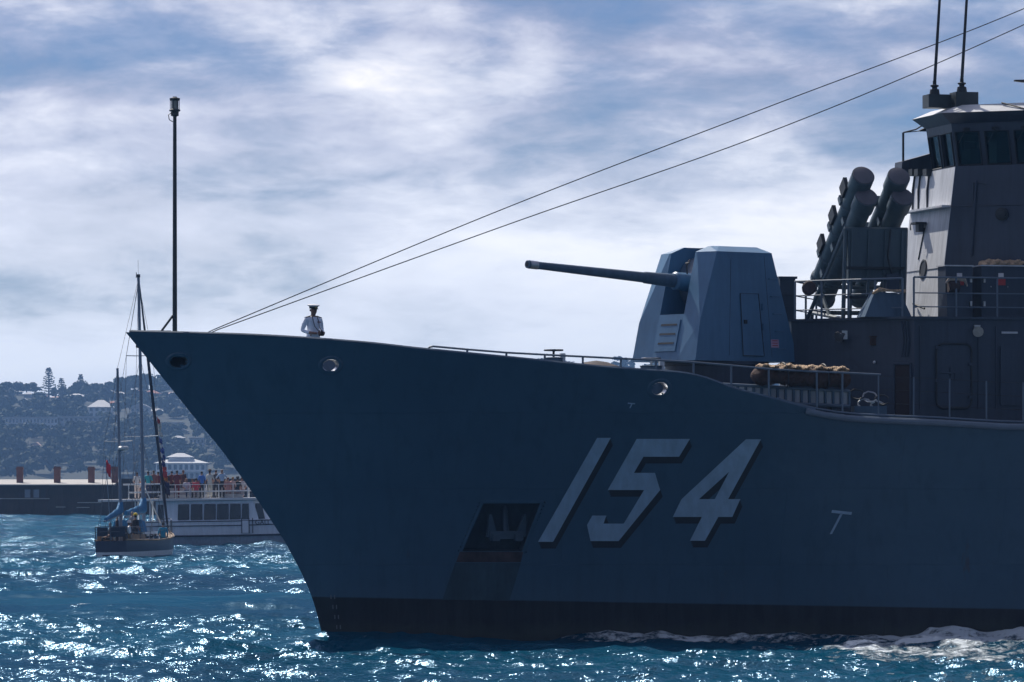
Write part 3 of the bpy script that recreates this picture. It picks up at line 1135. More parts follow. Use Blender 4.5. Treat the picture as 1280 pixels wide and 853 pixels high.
def build_hull():
    xc = [float(q) for q in np.concatenate([[0, 0.03, 0.08, 0.16], np.arange(0.26, 24.0, 0.10), np.arange(24.2, 40, 0.8), np.arange(41, 112, 3.0)])]
    tt = np.linspace(0, 1, 105).tolist()
    pcx, pcz = sum(p.x for p in POCK_P) / 4, sum(p.z for p in POCK_P) / 4
    pock = [(pcx + (p.x - pcx) * 1.06, pcz + (p.z - pcz) * 1.07) for p in POCK_P]

    def pt(c, t, side):
        zt = float(z_top(c))
        z = -2.6 + (zt + 2.6) * t
        x = float(x_stem(z)) - float(x_stem(zt)) + c
        taper = 1.0 - 0.25 * max(0, (c - 70) / 42) ** 2
        return (x, side * float(HB(x, z)) * taper, z)

    mb = MB()
    for side in (-1, 1):
        grid = [[pt(c, t, side) for t in tt] for c in xc]
        k = len(mb.v)
        for col in grid:
            mb.v += col
        nt_ = len(tt)
        for i in range(len(xc) - 1):
            for j in range(nt_ - 1):
                a = grid[i][j]
                b = grid[i + 1][j + 1]
                cx, cz = (a[0] + b[0]) / 2, (a[2] + b[2]) / 2
                if side < 0 and any(((cx - p.x) / (ra * 1.05)) ** 2 + ((cz - p.z) / (rb * 1.05)) ** 2 < 1 for p, (_, _, ra, rb) in zip(FAIR_P, FAIR)):
                    continue
                if side < 0 and in_poly(cx, cz, pock):
                    continue
                q = (k + i * nt_ + j, k + (i + 1) * nt_ + j, k + (i + 1) * nt_ + j + 1, k + i * nt_ + j + 1)
                mb.f.append(q if side < 0 else q[::-1])
                mb.m.append(0)
    # inner face of the bulwark, with its rim
    nin = 12
    for side in (-1, 1):
        k = len(mb.v)
        cols = [c for c in xc if 0.26 <= c < 27]
        for c in cols:
            zt, zd = float(z_top(c)), float(z_deck(c))
            yo = float(HB(c, zt))
            mb.v.append((c, side * yo, zt))
            for j in range(nin + 1):
                z = zt + (zd - 0.02 - zt) * j / nin
                mb.v.append((c, side * max(0.004, HB(float(c), z) - 0.13), z))
        w = nin + 2
        for i in range(len(cols) - 1):
            for j in range(w - 1):
                a, b = mb.v[k + i * w + j], mb.v[k + (i + 1) * w + j + 1]
                cx, cz = (a[0] + b[0]) / 2, (a[2] + b[2]) / 2
                if side < 0 and j > 0 and any(((cx - p.x) / (ra * 1.25)) ** 2 + ((cz - p.z) / (rb * 1.25)) ** 2 < 1 for p, (_, _, ra, rb) in zip(FAIR_P, FAIR)):
                    continue
                q = (k + i * w + j, k + (i + 1) * w + j, k + (i + 1) * w + j + 1, k + i * w + j + 1)
                mb.f.append(q if side < 0 else q[::-1])
                mb.m.append(1)
    # transom
    e = [pt(xc[-1], t, -1) for t in (0, .3, .6, 1)] + [pt(xc[-1], t, 1) for t in (1, .6, .3, 0)]
    mb.add(e, [tuple(range(8))])
    me = bpy.data.meshes.new('hull')
    me.from_pydata(mb.v, [], mb.f)
    me.materials.append(M_HULL)
    me.materials.append(M_GREY)
    me.polygons.foreach_set('material_index', mb.m)
    me.polygons.foreach_set('use_smooth', [True] * len(mb.f))
    me.set_sharp_from_angle(angle=R(40))
    o = bpy.data.objects.new('hull', me)
    o.parent = ship
    COL.objects.link(o)
    # deck
    d = MB()
    cs = [c for c in xc if c >= 0.26]
    for c in cs:
        z = float(z_deck(c))
        yo = max(0.01, float(HB(c, z)) - 0.12 if c < 27 else float(HB(c, z)) * (1.0 - 0.25 * max(0, (c - 70) / 42) ** 2) + 0.005)
        d.v += [(c, -yo, z), (c, 0, z + 0.05), (c, yo, z)]
    for i in range(len(cs) - 1):
        for j in range(2):
            d.f.append((3 * i + j, 3 * i + j + 1, 3 * i + j + 4, 3 * i + j + 3))
            d.m.append(0)
    d.build('deck', M_DECK, ship)
    # rounded gunwale bar and waterway bar where the deck edge is open
    for nm, off, dz, r, x0 in (('gunwale', 0.015, -0.07, 0.085, X_EDGE - 0.3), ('waterway_bar', -0.10, 0.06, 0.030, X_EDGE - 1.0)):
        pts = []
        for x in np.arange(x0, 60, 0.5):
            zt = float(z_top(x))
            pts.append((x, -float(HB(x, zt)) - off, max(zt + dz, 0)))
        MB().tube(pts, r, 10).build(nm, M_RAIL, ship)
    # moulding on top of the bulwark
    pts = [(x, -float(HB(x, z_top(x))) + 0.055, float(z_top(x)) + 0.012) for x in np.arange(0.1, X_EDGE, 0.25)]
    MB().tube(pts, 0.05, 6).build('bulwark_rim', M_GREY, ship)


build_hull()


def conform_ring(name, p, ra, rb, band, m, parent, off=0.012, depth=0.30, n=28):
    """raised lip round an opening in the port plating, with a lining running inboard"""
    mb = MB()
    rings = [(1.0 + band / ra, off * .4), (1.0 + band * .6 / ra, off * 3.2), (1.0, off * 2.5), (0.92, -0.03), (0.92, -depth)]
    for s, o_ in rings:
        for i in range(n):
            t = 2 * math.pi * i / n
            x, z = p.x + math.cos(t) * ra * s, p.z + math.sin(t) * rb * s
            mb.v.append((x, -float(HB(x, z)) - o_, z))
    for k in range(len(rings) - 1):
        for i in range(n):
            j = (i + 1) % n
            mb.f.append((k * n + i, k * n + j, (k + 1) * n + j, (k + 1) * n + i))
            mb.m.append(1 if k >= 2 else 0)
    return mb.build(name, [m, M_STEEL], parent)


for p, (_, _, ra, rb) in zip(FAIR_P, FAIR):
    conform_ring('fairlead', p, ra, rb, 0.11, M_HULL, ship)

# ------------------------------------------------------------------ hull number and marks


def decal(name, polys, m, off, parent, cuts=5, grid=None, steps=1, d=(0, 0)):
    """flat painted shape given in photograph pixels, laid on the port plating"""
    bm = bmesh.new()
    for k in range(steps):
        f = (k + 1) / steps if steps > 1 else 1.0
        o_ = off + 0.0008 * (steps - k)
        bt = bmesh.new()
        for poly in polys:
            vs = [bt.verts.new((x + d[0] * f, y + d[1] * f, 0)) for x, y in poly]
            bt.faces.new(vs)
        bmesh.ops.triangulate(bt, faces=bt.faces)
        bmesh.ops.subdivide_edges(bt, edges=bt.edges, cuts=cuts, use_grid_fill=True)
        bmesh.ops.remove_doubles(bt, verts=bt.verts, dist=0.01)
        for v in bt.verts:
            v.co = hull_pt(v.co.x, v.co.y, o_)
        tmp = bpy.data.meshes.new('t')
        bt.to_mesh(tmp)
        bt.free()
        bm.from_mesh(tmp)
        bpy.data.meshes.remove(tmp)
    me = bpy.data.meshes.new(name)
    for f in bm.faces:
        f.normal_update()
        if f.normal.y > 0:
            f.normal_flip()
        f.smooth = True
    bm.to_mesh(me)
    bm.free()
    me.materials.append(m)
    o = bpy.data.objects.new(name, me)
    o.parent = parent
    COL.objects.link(o)
    return o


def crop7(pts):
    return [(540 + x / 2.2857, 520 + y / 2.2857) for x, y in pts]


DIG1 = [crop7([(472, 63), (511, 63), (346, 360), (303, 360)])]
DIG5 = [crop7([(585, 66), (737, 66), (706, 117), (604, 117)]), crop7([(585, 66), (604, 117), (577, 163), (550, 212), (502, 212)]),
        crop7([(577, 163), (637, 163), (652, 212), (606, 212), (550, 212)]), crop7([(606, 212), (652, 212), (533, 358), (548, 308)]),
        crop7([(548, 308), (533, 358), (453, 358), (443, 312), (490, 308)]), crop7([(443, 312), (458, 285), (498, 285), (490, 308)])]
DIG4 = [crop7([(897, 67), (849, 160), (763, 238), (713, 238)]), crop7([(897, 67), (940, 67), (846, 238), (808, 238), (849, 160)]),
        crop7([(713, 238), (763, 238), (808, 238), (846, 238), (881, 238), (858, 289), (818, 289), (771, 289), (688, 289)]),
        crop7([(771, 289), (818, 289), (780, 357), (737, 357)])]
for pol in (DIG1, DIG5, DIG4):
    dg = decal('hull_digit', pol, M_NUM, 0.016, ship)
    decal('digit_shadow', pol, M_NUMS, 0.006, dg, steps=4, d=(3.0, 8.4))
decal('plating_mark', [crop7([(1143, 269), (1200, 275), (1198, 283), (1141, 277)]), crop7([(1166, 281), (1173, 281), (1143, 338), (1136, 338)])], M_NUM, 0.01, ship)
decal('plating_mark', [[(785, 503.5), (794, 504.2), (793.6, 505.6), (784.6, 505)], [(789, 505.4), (790.6, 505.5), (788, 510.5), (786.6, 510.5)]], M_NUM, 0.01, ship)
for k in range(5):
    y0 = 744 + k * 12.5
    x0 = 413 + k * 2.4
    for dx in (0, 4.5):
        decal('draught_mark', [[(x0 + dx, y0), (x0 + dx + 1.3, y0), (x0 + dx + 1.5, y0 + 5), (x0 + dx + 0.2, y0 + 5)]], mat('draught_paint', (0.16, 0.17, 0.19), 0.6), 0.008, ship, cuts=1)

# ------------------------------------------------------------------ anchor in its pocket


def build_anchor():
    t = empty('anchor_pocket', parent=ship)
    mb = MB()
    n = len(POCK_P)
    # densify the rim so that it follows the plating
    rim = []
    for i in range(n):
        a, b = POCKET[i], POCKET[(i + 1) % n]
        for k in range(6):
            f = k / 6
            rim.append((a[0] + (b[0] - a[0]) * f, a[1] + (b[1] - a[1]) * f))
    c = (sum(p[0] for p in rim) / len(rim), sum(p[1] for p in rim) / len(rim))
    outer = [hull_pt(c[0] + (x - c[0]) * 1.10, c[1] + (y - c[1]) * 1.13, 0.004) for x, y in rim]
    lip = [hull_pt(c[0] + (x - c[0]) * 1.06, c[1] + (y - c[1]) * 1.08, 0.012) for x, y in rim]
    inn = [hull_pt(c[0] + (x - c[0]) * .98, c[1] + (y - c[1]) * .98, 0.008) for x, y in rim]
    back = [p + Vector((0.05, 0.55, 0.05)) for p in inn]
    m = len(rim)
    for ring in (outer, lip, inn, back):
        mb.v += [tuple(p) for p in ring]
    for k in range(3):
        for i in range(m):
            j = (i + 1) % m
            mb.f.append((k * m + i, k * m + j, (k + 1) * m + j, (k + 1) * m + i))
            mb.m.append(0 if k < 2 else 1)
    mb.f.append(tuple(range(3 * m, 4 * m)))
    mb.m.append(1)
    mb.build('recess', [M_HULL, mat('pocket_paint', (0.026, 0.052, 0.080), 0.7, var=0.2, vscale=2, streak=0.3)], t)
    # stockless anchor: shank up into the pipe, crown and two flukes
    o = hull_pt(632, 664, -0.25)
    a = MB()
    a.tube([o + Vector((0.02, 0.18, 0.62)), o + Vector((0, 0.05, 0.2)), o + Vector((0, 0, -0.05))], [0.075, 0.08, 0.10], 8)
    a.box(o + Vector((0, -0.05, -0.10)), (0.86, 0.22, 0.2))
    for s in (-1, 1):
        a.hexa([o + Vector((s * .22, -.12, -.15)), o + Vector((s * .50, -.12, -.15)), o + Vector((s * .50, .08, -.15)), o + Vector((s * .22, .08, -.15))],
               [o + Vector((s * .42, -.24, .42)), o + Vector((s * .48, -.24, .42)), o + Vector((s * .48, -.16, .42)), o + Vector((s * .42, -.16, .42))])
        a.box(o + Vector((s * .30, -.12, -.17)), (0.20, 0.2, 0.16))
    a.build('anchor', mat('anchor_paint', (0.042, 0.078, 0.112), 0.6, var=0.2, vscale=4), t)
    # red-leaded sill and the worn chafing plate below the pocket
    decal('rusty_sill', [[(575, 690), (654, 690), (651, 703), (570, 703)]], M_RUST, 0.012, t, cuts=4)
    decal('chafing_plate', [[(569, 704), (651, 704), (637, 750), (553, 750)]], mat('chafing_paint', (0.032, 0.072, 0.100), 0.6, var=0.25, vscale=1.5, streak=0.3), 0.007, t, cuts=4)
    return t


build_anchor()

# ------------------------------------------------------------------ jackstaff, stays, rails, deck gear


def deck_xy(px, y):
    x, _ = ship_at(px, 450, y)
    return x


def build_fore():
    x = deck_xy(218.5, 0.0)
    zb, zt = float(z_deck(x)), ship_at(218, 140, 0)[1]
    js = empty('jackstaff', parent=ship)
    MB().cyl((x, 0, zb), (x, 0, zt), 0.062, 0.045, 12).build('pole', M_MASTD, js)
    mb = MB().box((x, 0, zb + .12), (.5, .3, .24))
    mb.tube([(x - 0.75, 0, zb + .1), (x - 0.35, 0, zb + .55), (x - .05, 0, zb + .95)], 0.03, 6)
    mb.box((x - .38, 0, zb + .33), (.55, .05, .5))
    mb.build('heel_bracket', M_MASTD, js)
    MB().lathe((x, 0, zt), (0, 0, 1), [(-.12, .05), (-.10, .10), (0, .10), (.02, .14), (.05, .14), (.07, .11)], 14).build('lamp_base', M_MASTD, js)
    MB().lathe((x, 0, zt), (0, 0, 1), [(.07, .095), (.28, .095)], 14).build('lamp_lens', M_LAMPG, js)
    mb = MB().lathe((x, 0, zt), (0, 0, 1), [(.28, .12), (.31, .13), (.34, .13), (.36, .06), (.38, .05)], 14)
    for k in range(6):
        t = k * math.pi / 3
        mb.cyl((x + .115 * math.cos(t), .115 * math.sin(t), zt + .05), (x + .115 * math.cos(t), .115 * math.sin(t), zt + .3), 0.008, n=5)
    mb.tube([(x - .08, 0, zt - .02), (x - .16, 0, zt - .08), (x - .14, 0, zt - .2), (x - .05, 0, zt - .25)], .012, 5)
    mb.build('lamp_cage', M_MASTD, js)
    # two wires from the forecastle to the foremast (which stands aft, out of the picture)
    for y0, p0, pts in ((0.25, (258, 416), [(640, 257), (960, 134), (1280, 11)]), (-0.25, (262, 416), [(640, 279), (960, 166), (1280, 31)])):
        P3 = []
        zs = float(z_deck(deck_xy(p0[0], y0)))
        for px, py in [p0] + pts:
            xx, zz = ship_at(px, py, y0)
            P3.append(Vector((xx, y0, zz)))
        e = P3[-1] + (P3[-1] - P3[-2]) * (43 - P3[-1].x) / (P3[-1].x - P3[-2].x)
        P3.append(Vector((43, y0, e.z + 1.5)))
        pp = [(p.x, p.z) for p in P3]
        xs = np.linspace(P3[0].x - 0.5, 43, 60)
        z = smooth_interp(pp, np.clip(xs, P3[0].x, 43)) - np.clip(P3[0].x - xs, 0, 1) * 0.5
        MB().tube([(a, y0, b) for a, b in zip(xs, z)], 0.0135, 5).build('stay_wire', M_WIRE, ship)
    zm = float(z[-1])
    fm = empty('foremast', parent=ship)
    mb = MB()
    for sx, sy in ((-1, -1), (-1, 1), (1, -1), (1, 1)):
        mb.tube([(44.5 + sx * 1.5, sy * 1.5, 8.0), (44 + sx * .4, sy * .4, zm + 2.5)], 0.11, 6)
    for k in range(9):
        f = k / 8
        w = 1.5 + (0.4 - 1.5) * f
        zk = 8.2 + (zm + 1.8 - 8.2) * f
        mb.box((44.4, 0, zk), (2 * w, 2 * w, 0.1))
    mb.build('lattice', M_SUP, fm)
    MB().box((43.2, 0, zm), (1.6, 5.0, 0.16)).build('yard', M_SUP, fm)
    # guard rail on the bulwark
    gr = empty('guard_rail', parent=ship)
    rail = [(535, 436.5), (537, 434), (542, 433.2), (584, 437), (633, 441), (681, 443.6), (728, 446), (776, 448.4), (820, 450.4), (860, 452.4), (914, 457), (960, 461.3), (1010, 464.4), (1053, 466), (1101, 468.5)]

    def rp(px, py, inset=0.12):
        y = -4.0
        for _ in range(20):
            x, z = ship_at(px, py, y)
            y = -float(HB(x, z_top(x))) + inset
        return Vector((x, y, z))
    top = [rp(*p) for p in rail]
    MB().tube(top, 0.026, 8).build('rail', M_RAIL, gr)
    for px in (584, 633, 681, 728.5, 776, 820, 867, 914, 961, 1021, 1053):
        y_ = float(np.interp(px, [p[0] for p in rail], [p[1] for p in rail]))
        p = rp(px, y_)
        MB().cyl((p.x, p.y, float(z_top(p.x)) - .03), p, 0.028, n=8).build('post', M_RAIL, gr)
    # life-line stanchions along the open deck edge
    ll = empty('life_line', parent=ship)
    xs = []
    for px in (1098, 1142, 1187, 1233, 1279, 1326, 1372):
        p = rp(px, 500, 0.10)
        xs.append(p)
        zt = float(z_top(p.x))
        MB().cyl((p.x, p.y, zt - .02), (p.x, p.y, zt + 1.05), 0.022, n=8).build('post', M_RAIL, ll)
    for h in (1.03, .7, .36):
        MB().tube([(p.x, p.y, float(z_top(p.x)) + h) for p in xs], 0.007, 5).build('wire', M_WIRE, ll)
    # mushroom vent / valve with handwheel, mooring gear
    for px, y, ytop, big in ((692, -1.2, 438, 1.0), (814, -2.4, 448, 1.15)):
        xx, zz = ship_at(px, ytop, y)
        c = empty('valve_stand', parent=ship)
        zd = float(z_deck(xx))
        MB().lathe((xx, y, zd), (0, 0, 1), [(0, .42 * big), (.1, .40 * big), (.14, .30 * big), (zz - zd - .22, .24 * big), (zz - zd - .19, .26 * big), (zz - zd - .17, .05)], 16).build('pedestal', M_GREY, c)
        mb = MB().cyl((xx, y, zz - .2), (xx, y, zz), 0.03, n=8)
        n = 20
        ring = [(xx + .23 * math.cos(2 * math.pi * k / n), y + .23 * math.sin(2 * math.pi * k / n), zz) for k in range(n + 1)]
        mb.tube(ring, 0.022, 6)
        for k in range(4):
            t = k * math.pi / 2 + .4
            mb.cyl((xx, y, zz), (xx + .23 * math.cos(t), y + .23 * math.sin(t), zz), 0.012, n=5)
        mb.lathe((xx, y, zz - .03), (0, 0, 1), [(0, .05), (.05, .05)], 8)
        mb.build('handwheel', M_DARK if big == 1.0 else M_STEEL, c)
        MB().box((xx + .22 * big, y - .05, zz - .22), (.12, .14, .28)).build('bracket', M_PALE, c)
    # low dome hatch, bollards
    xx, zz = ship_at(745, 451, -0.5)
    MB().lathe((xx, -.5, zz - 1.1), (0, 0, 1), [(0, .62), (.95, .60), (1.0, .46), (1.06, .30), (1.1, .02)], 20).build('dome_hatch', M_RUST, ship)
    for px, y in ((600, -1.2), (545, -0.6)):
        xx = deck_xy(px, y)
        b = MB()
        zd = float(z_deck(xx))
        for s in (-.3, .3):
            b.lathe((xx + s, y, zd), (0, 0, 1), [(0, .14), (.5, .14), (.52, .17), (.58, .17), (.6, .1)], 14)
        b.box((xx, y, zd + .04), (1.0, .4, .08))
        b.build('bollard', M_GREY, ship)


build_fore()

# ------------------------------------------------------------------ gun


def build_gun():
    gx = deck_xy(895, 0.0)
    zd = float(z_deck(gx))
    Yw = SY0 + gx * SN
    zb = CAMZ + (HZ - 453) * Yw / F
    zt = CAMZ + (HZ - 317.5) * Yw / F
    g = empty('gun_turret', (gx, 0, 0), R(23.0), ship)   # trained to port
    # turret frame: forward is -x, port is -y
    MB().lathe((0, 0, zd - .02), (0, 0, 1), [(0, 1.55), (.06, 1.55), (.07, 1.32), (zb - zd - .1, 1.32), (zb - zd - .06, 1.36), (zb - zd + .02, 1.36)], 40).build('barbette', M_SUP, g)
    H = zt - zb

    def V(f, p, h):
        return Vector((-f, -p, zb + h))

    def lerp(a, b, t):
        return a + (b - a) * t
    Fb, Rb, Wb = 1.74, 1.68, 1.29
    Ff, Fs, Wf, Rt, Wt = 1.08, 0.90, 0.56, 0.92, 1.13
    hs = 0.16 * H + .05
    a_ = 0.36 * H                                     # apex of the corner bevels
    fa, wa = lerp(Fb, Ff + .12, .36), lerp(Wb, Wt, .30)
    mb = MB()
    fl = lambda h: lerp(Fb, Ff, h / H)                # front slope
    sl = 0.49                                         # half width of the gun slot
    hsl = 0.43 * H                                    # sill of the slot
    zr = 0.16                                         # roof rise
    for s in (1, -1):
        A = V(Fb, s * Wb, 0)
        B = V(-Rb, s * Wb, 0)
        C = V(-Rt, s * Wt, H)
        D = V(Fs, s * Wt, H)
        E = V(Ff, s * Wf, H)
        G = V(fa, s * wa, a_)
        S0, S1 = V(fl(hsl), s * sl, hsl), V(Ff, s * sl, H)
        F0 = V(Fb, s * sl, 0)
        FG = V(fl(a_), s * sl, a_)
        faces = [[A, B, C, D, G], [G, D, E], [F0, A, G, FG], [FG, G, E, S1, S0] if hsl >= a_ else [FG, G, E, S1]]
        for f in faces:
            mb.add(f, [tuple(range(len(f)))])
        # roof: sloped eave then flat top
        C2, D2, E2, S2 = V(-Rt + .15, s * (Wt - .42), H + zr), V(Fs - .42, s * (Wt - .42), H + zr), V(Ff - .42, s * Wf, H + zr), V(Ff - .42, s * sl, H + zr)
        mb.add([C, C2, D2, D], [(0, 1, 2, 3)])
        mb.add([D, D2, E2, E], [(0, 1, 2, 3)])
        mb.add([E, E2, S2, S1], [(0, 1, 2, 3)])
        # slot side wall
        mb.add([S0, S1, S2, V(.15, s * sl, H + zr), V(.15, s * sl, hsl)], [(0, 1, 2, 3, 4)])
        mb.add([V(-Rt + .15, s * (Wt - .42), H + zr), D2, E2, S2, V(.15, s * sl, H + zr), V(-Rt + .15, s * sl, H + zr)], [(0, 1, 2, 3, 4, 5)])
    mb.add([V(.15, sl, H + zr), V(.15, -sl, H + zr), V(-Rt + .15, -sl, H + zr), V(-Rt + .15, sl, H + zr)], [(0, 1, 2, 3)])
    mb.add([V(-Rt, -Wt, H), V(-Rt, Wt, H), V(-Rt + .15, Wt - .42, H + zr), V(-Rt + .15, -Wt + .42, H + zr)], [(0, 1, 2, 3)])
    mb.add([V(-Rb, -Wb, 0), V(-Rb, Wb, 0), V(-Rt, Wt, H), V(-Rt, -Wt, H)], [(0, 1, 2, 3)])
    mb.add([V(Fb, -sl, 0), V(Fb, sl, 0), V(fl(a_), sl, a_), V(fl(hsl), sl, hsl), V(fl(hsl), -sl, hsl), V(fl(a_), -sl, a_)], [(0, 1, 2, 3, 4, 5)])
    mb.add([V(fl(hsl), -sl, hsl), V(fl(hsl), sl, hsl), V(.15, sl, hsl), V(.15, -sl, hsl)], [(0, 1, 2, 3)])
    mb.add([V(.15, -sl, hsl), V(.15, sl, hsl), V(.15, sl, H + zr), V(.15, -sl, H + zr)], [(0, 1, 2, 3)])
    mb.add([V(Fb, -Wb, 0), V(Fb, Wb, 0), V(-Rb, Wb, 0), V(-Rb, -Wb, 0)], [(0, 1, 2, 3)])
    mb.build('gun_house', M_TUR, g, smooth=0)
    # curved gun shield in the slot, and the barrel with its collar
    el = R(3.6)
    D_ = Vector((-math.cos(el), 0, math.sin(el)))
    piv = V(.80, 0, 0.725 * H)
    mb = MB()
    n = 14
    for i in range(n + 1):
        t = R(-78) + R(178) * i / n
        f, h = .35 + .52 * math.cos(t), .725 * H + .66 * math.sin(t)
        mb.v += [tuple(V(f, -sl + .03, h)), tuple(V(f, sl - .03, h))]
    for i in range(n):
        mb.f.append((2 * i, 2 * i + 1, 2 * i + 3, 2 * i + 2))
        mb.m.append(0)
    mb.build('rotating_shield', M_STEEL, g)
    L = 5.32
    MB().lathe(piv, D_, [(-.3, .25), (.05, .25), (.50, .225), (.56, .235), (.62, .19)], 24).build('sleeve', M_TUR, g)
    MB().lathe(piv, D_, [(.55, .165), (.62, .172), (.70, .172), (1.55, .152), (1.58, .135), (L - .38, .096), (L - .36, .096), (L - .35, .101), (L - .05, .104), (L, .098)], 24).build('barrel', M_GREY, g)
    MB().lathe(piv, D_, [(L - .30, .1065), (L - .06, .1085)], 24).build('muzzle_band', M_STEEL, g)
    MB().lathe(piv, D_, [(L - .02, .060), (L + .006, .060)], 20).build('bore', M_DARK, g)
    # bracket and cable on the slot
    MB().tube([V(1.02, .18, .93 * H), V(1.12, .18, .88 * H), V(1.12, .20, .80 * H)], .02, 6).tube([V(1.05, .05, .9 * H), V(1.14, .3, .9 * H)], .02, 6).build('lug', M_DARK, g)

    # front vent panel (on the front slope); flat dark strips painted for its shaded slots
    def front(p, h, o=0.0):
        return V(fl(h) + o, p, h)
    mb = MB()
    p0, p1, h0, h1 = -.42, .42, .09 * H, .38 * H
    mb.hexa([front(p0, h0, .002), front(p1, h0, .002), front(p1, h1, .002), front(p0, h1, .002)],
            [front(p0, h0, .03), front(p1, h0, .03), front(p1, h1, .03), front(p0, h1, .03)])
    mb.build('vent_panel', M_TUR, g, smooth=0)
    for k in range(3):
        hh = .155 * H + k * .085 * H
        mb = MB()
        mb.hexa([front(-.32, hh, .03), front(.32, hh, .03), front(.32, hh + .05, .03), front(-.32, hh + .05, .03)],
                [front(-.32, hh, .036), front(.32, hh, .036), front(.32, hh + .05, .034), front(-.32, hh + .05, .034)])
        mb.build('louvre_slot_shade', M_DARK, g, smooth=0)

    # side door, hinge fittings, warning plate (on the port side slope)
    def side(f, h, o=0.0):
        return V(f, lerp(Wb, Wt, h / H) + o, h)
    mb = MB()
    q = [(.18, .05 * H), (-.52, .05 * H), (-.40, .62 * H), (.20, .62 * H)]
    mb.hexa([side(a, b, .002) for a, b in q], [side(a, b, .028) for a, b in q])
    mb.build('side_door', M_TUR, g, smooth=0)
    qq = [side(a, b, .03) for a, b in q]
    MB().tube(qq + [qq[0]], .012, 5).build('door_seal', M_NUMS, g)
    for a, b, c_, d_ in ((.62, .05, .45, .93), (-.80, .04, -.66, .97)):
        MB().tube([side(a, b * H, .004), side(c_, d_ * H, .004)], .008, 5).build('panel_joint', M_GREY, g)
    for k_ in range(5):
        hh = (.12 + .16 * k_) * H
        f0 = -1.28 + .34 * (hh / H)
        MB().tube([side(f0, hh, .0), side(f0, hh, .07), side(f0 + .26, hh, .07), side(f0 + .26, hh, .0)], .012, 5).build('ladder_rung', M_TUR, g)
    MB().box(side(.08, .36 * H, .05), (.08, .06, .10)).build('door_handle', M_DARK, g)
    for h in (.15, .32, .5):
        MB().box(side(-.53, h * H, .03), (.05, .06, .16)).build('hinge', M_TUR, g)
    MB().hexa([side(a, b, .002) for a, b in ((-.78, .13 * H), (-1.04, .13 * H), (-1.04, .205 * H), (-.78, .205 * H))],
              [side(a, b, .012) for a, b in ((-.78, .13 * H), (-1.04, .13 * H), (-1.04, .205 * H), (-.78, .205 * H))]).build('warning_plate', mat('plate_pink', (0.55, 0.36, 0.50), 0.6), g, smooth=0)
    for k in range(3):
        h0 = (.145 + .022 * k) * H
        q = ((-.82, h0), (-1.0, h0), (-1.0, h0 + .02), (-.82, h0 + .02))
        MB().hexa([side(a, b, .012) for a, b in q], [side(a, b, .016) for a, b in q]).build('warning_line', M_RED, g, smooth=0)
    return g


build_gun()

# ------------------------------------------------------------------ deckhouse and bridge


def oct_prism(mb, plan, z0, z1, mi=0):
    mb.hexa([(x, y, z0) for x, y in plan], [(x, y, z1) for x, y in plan], mi)


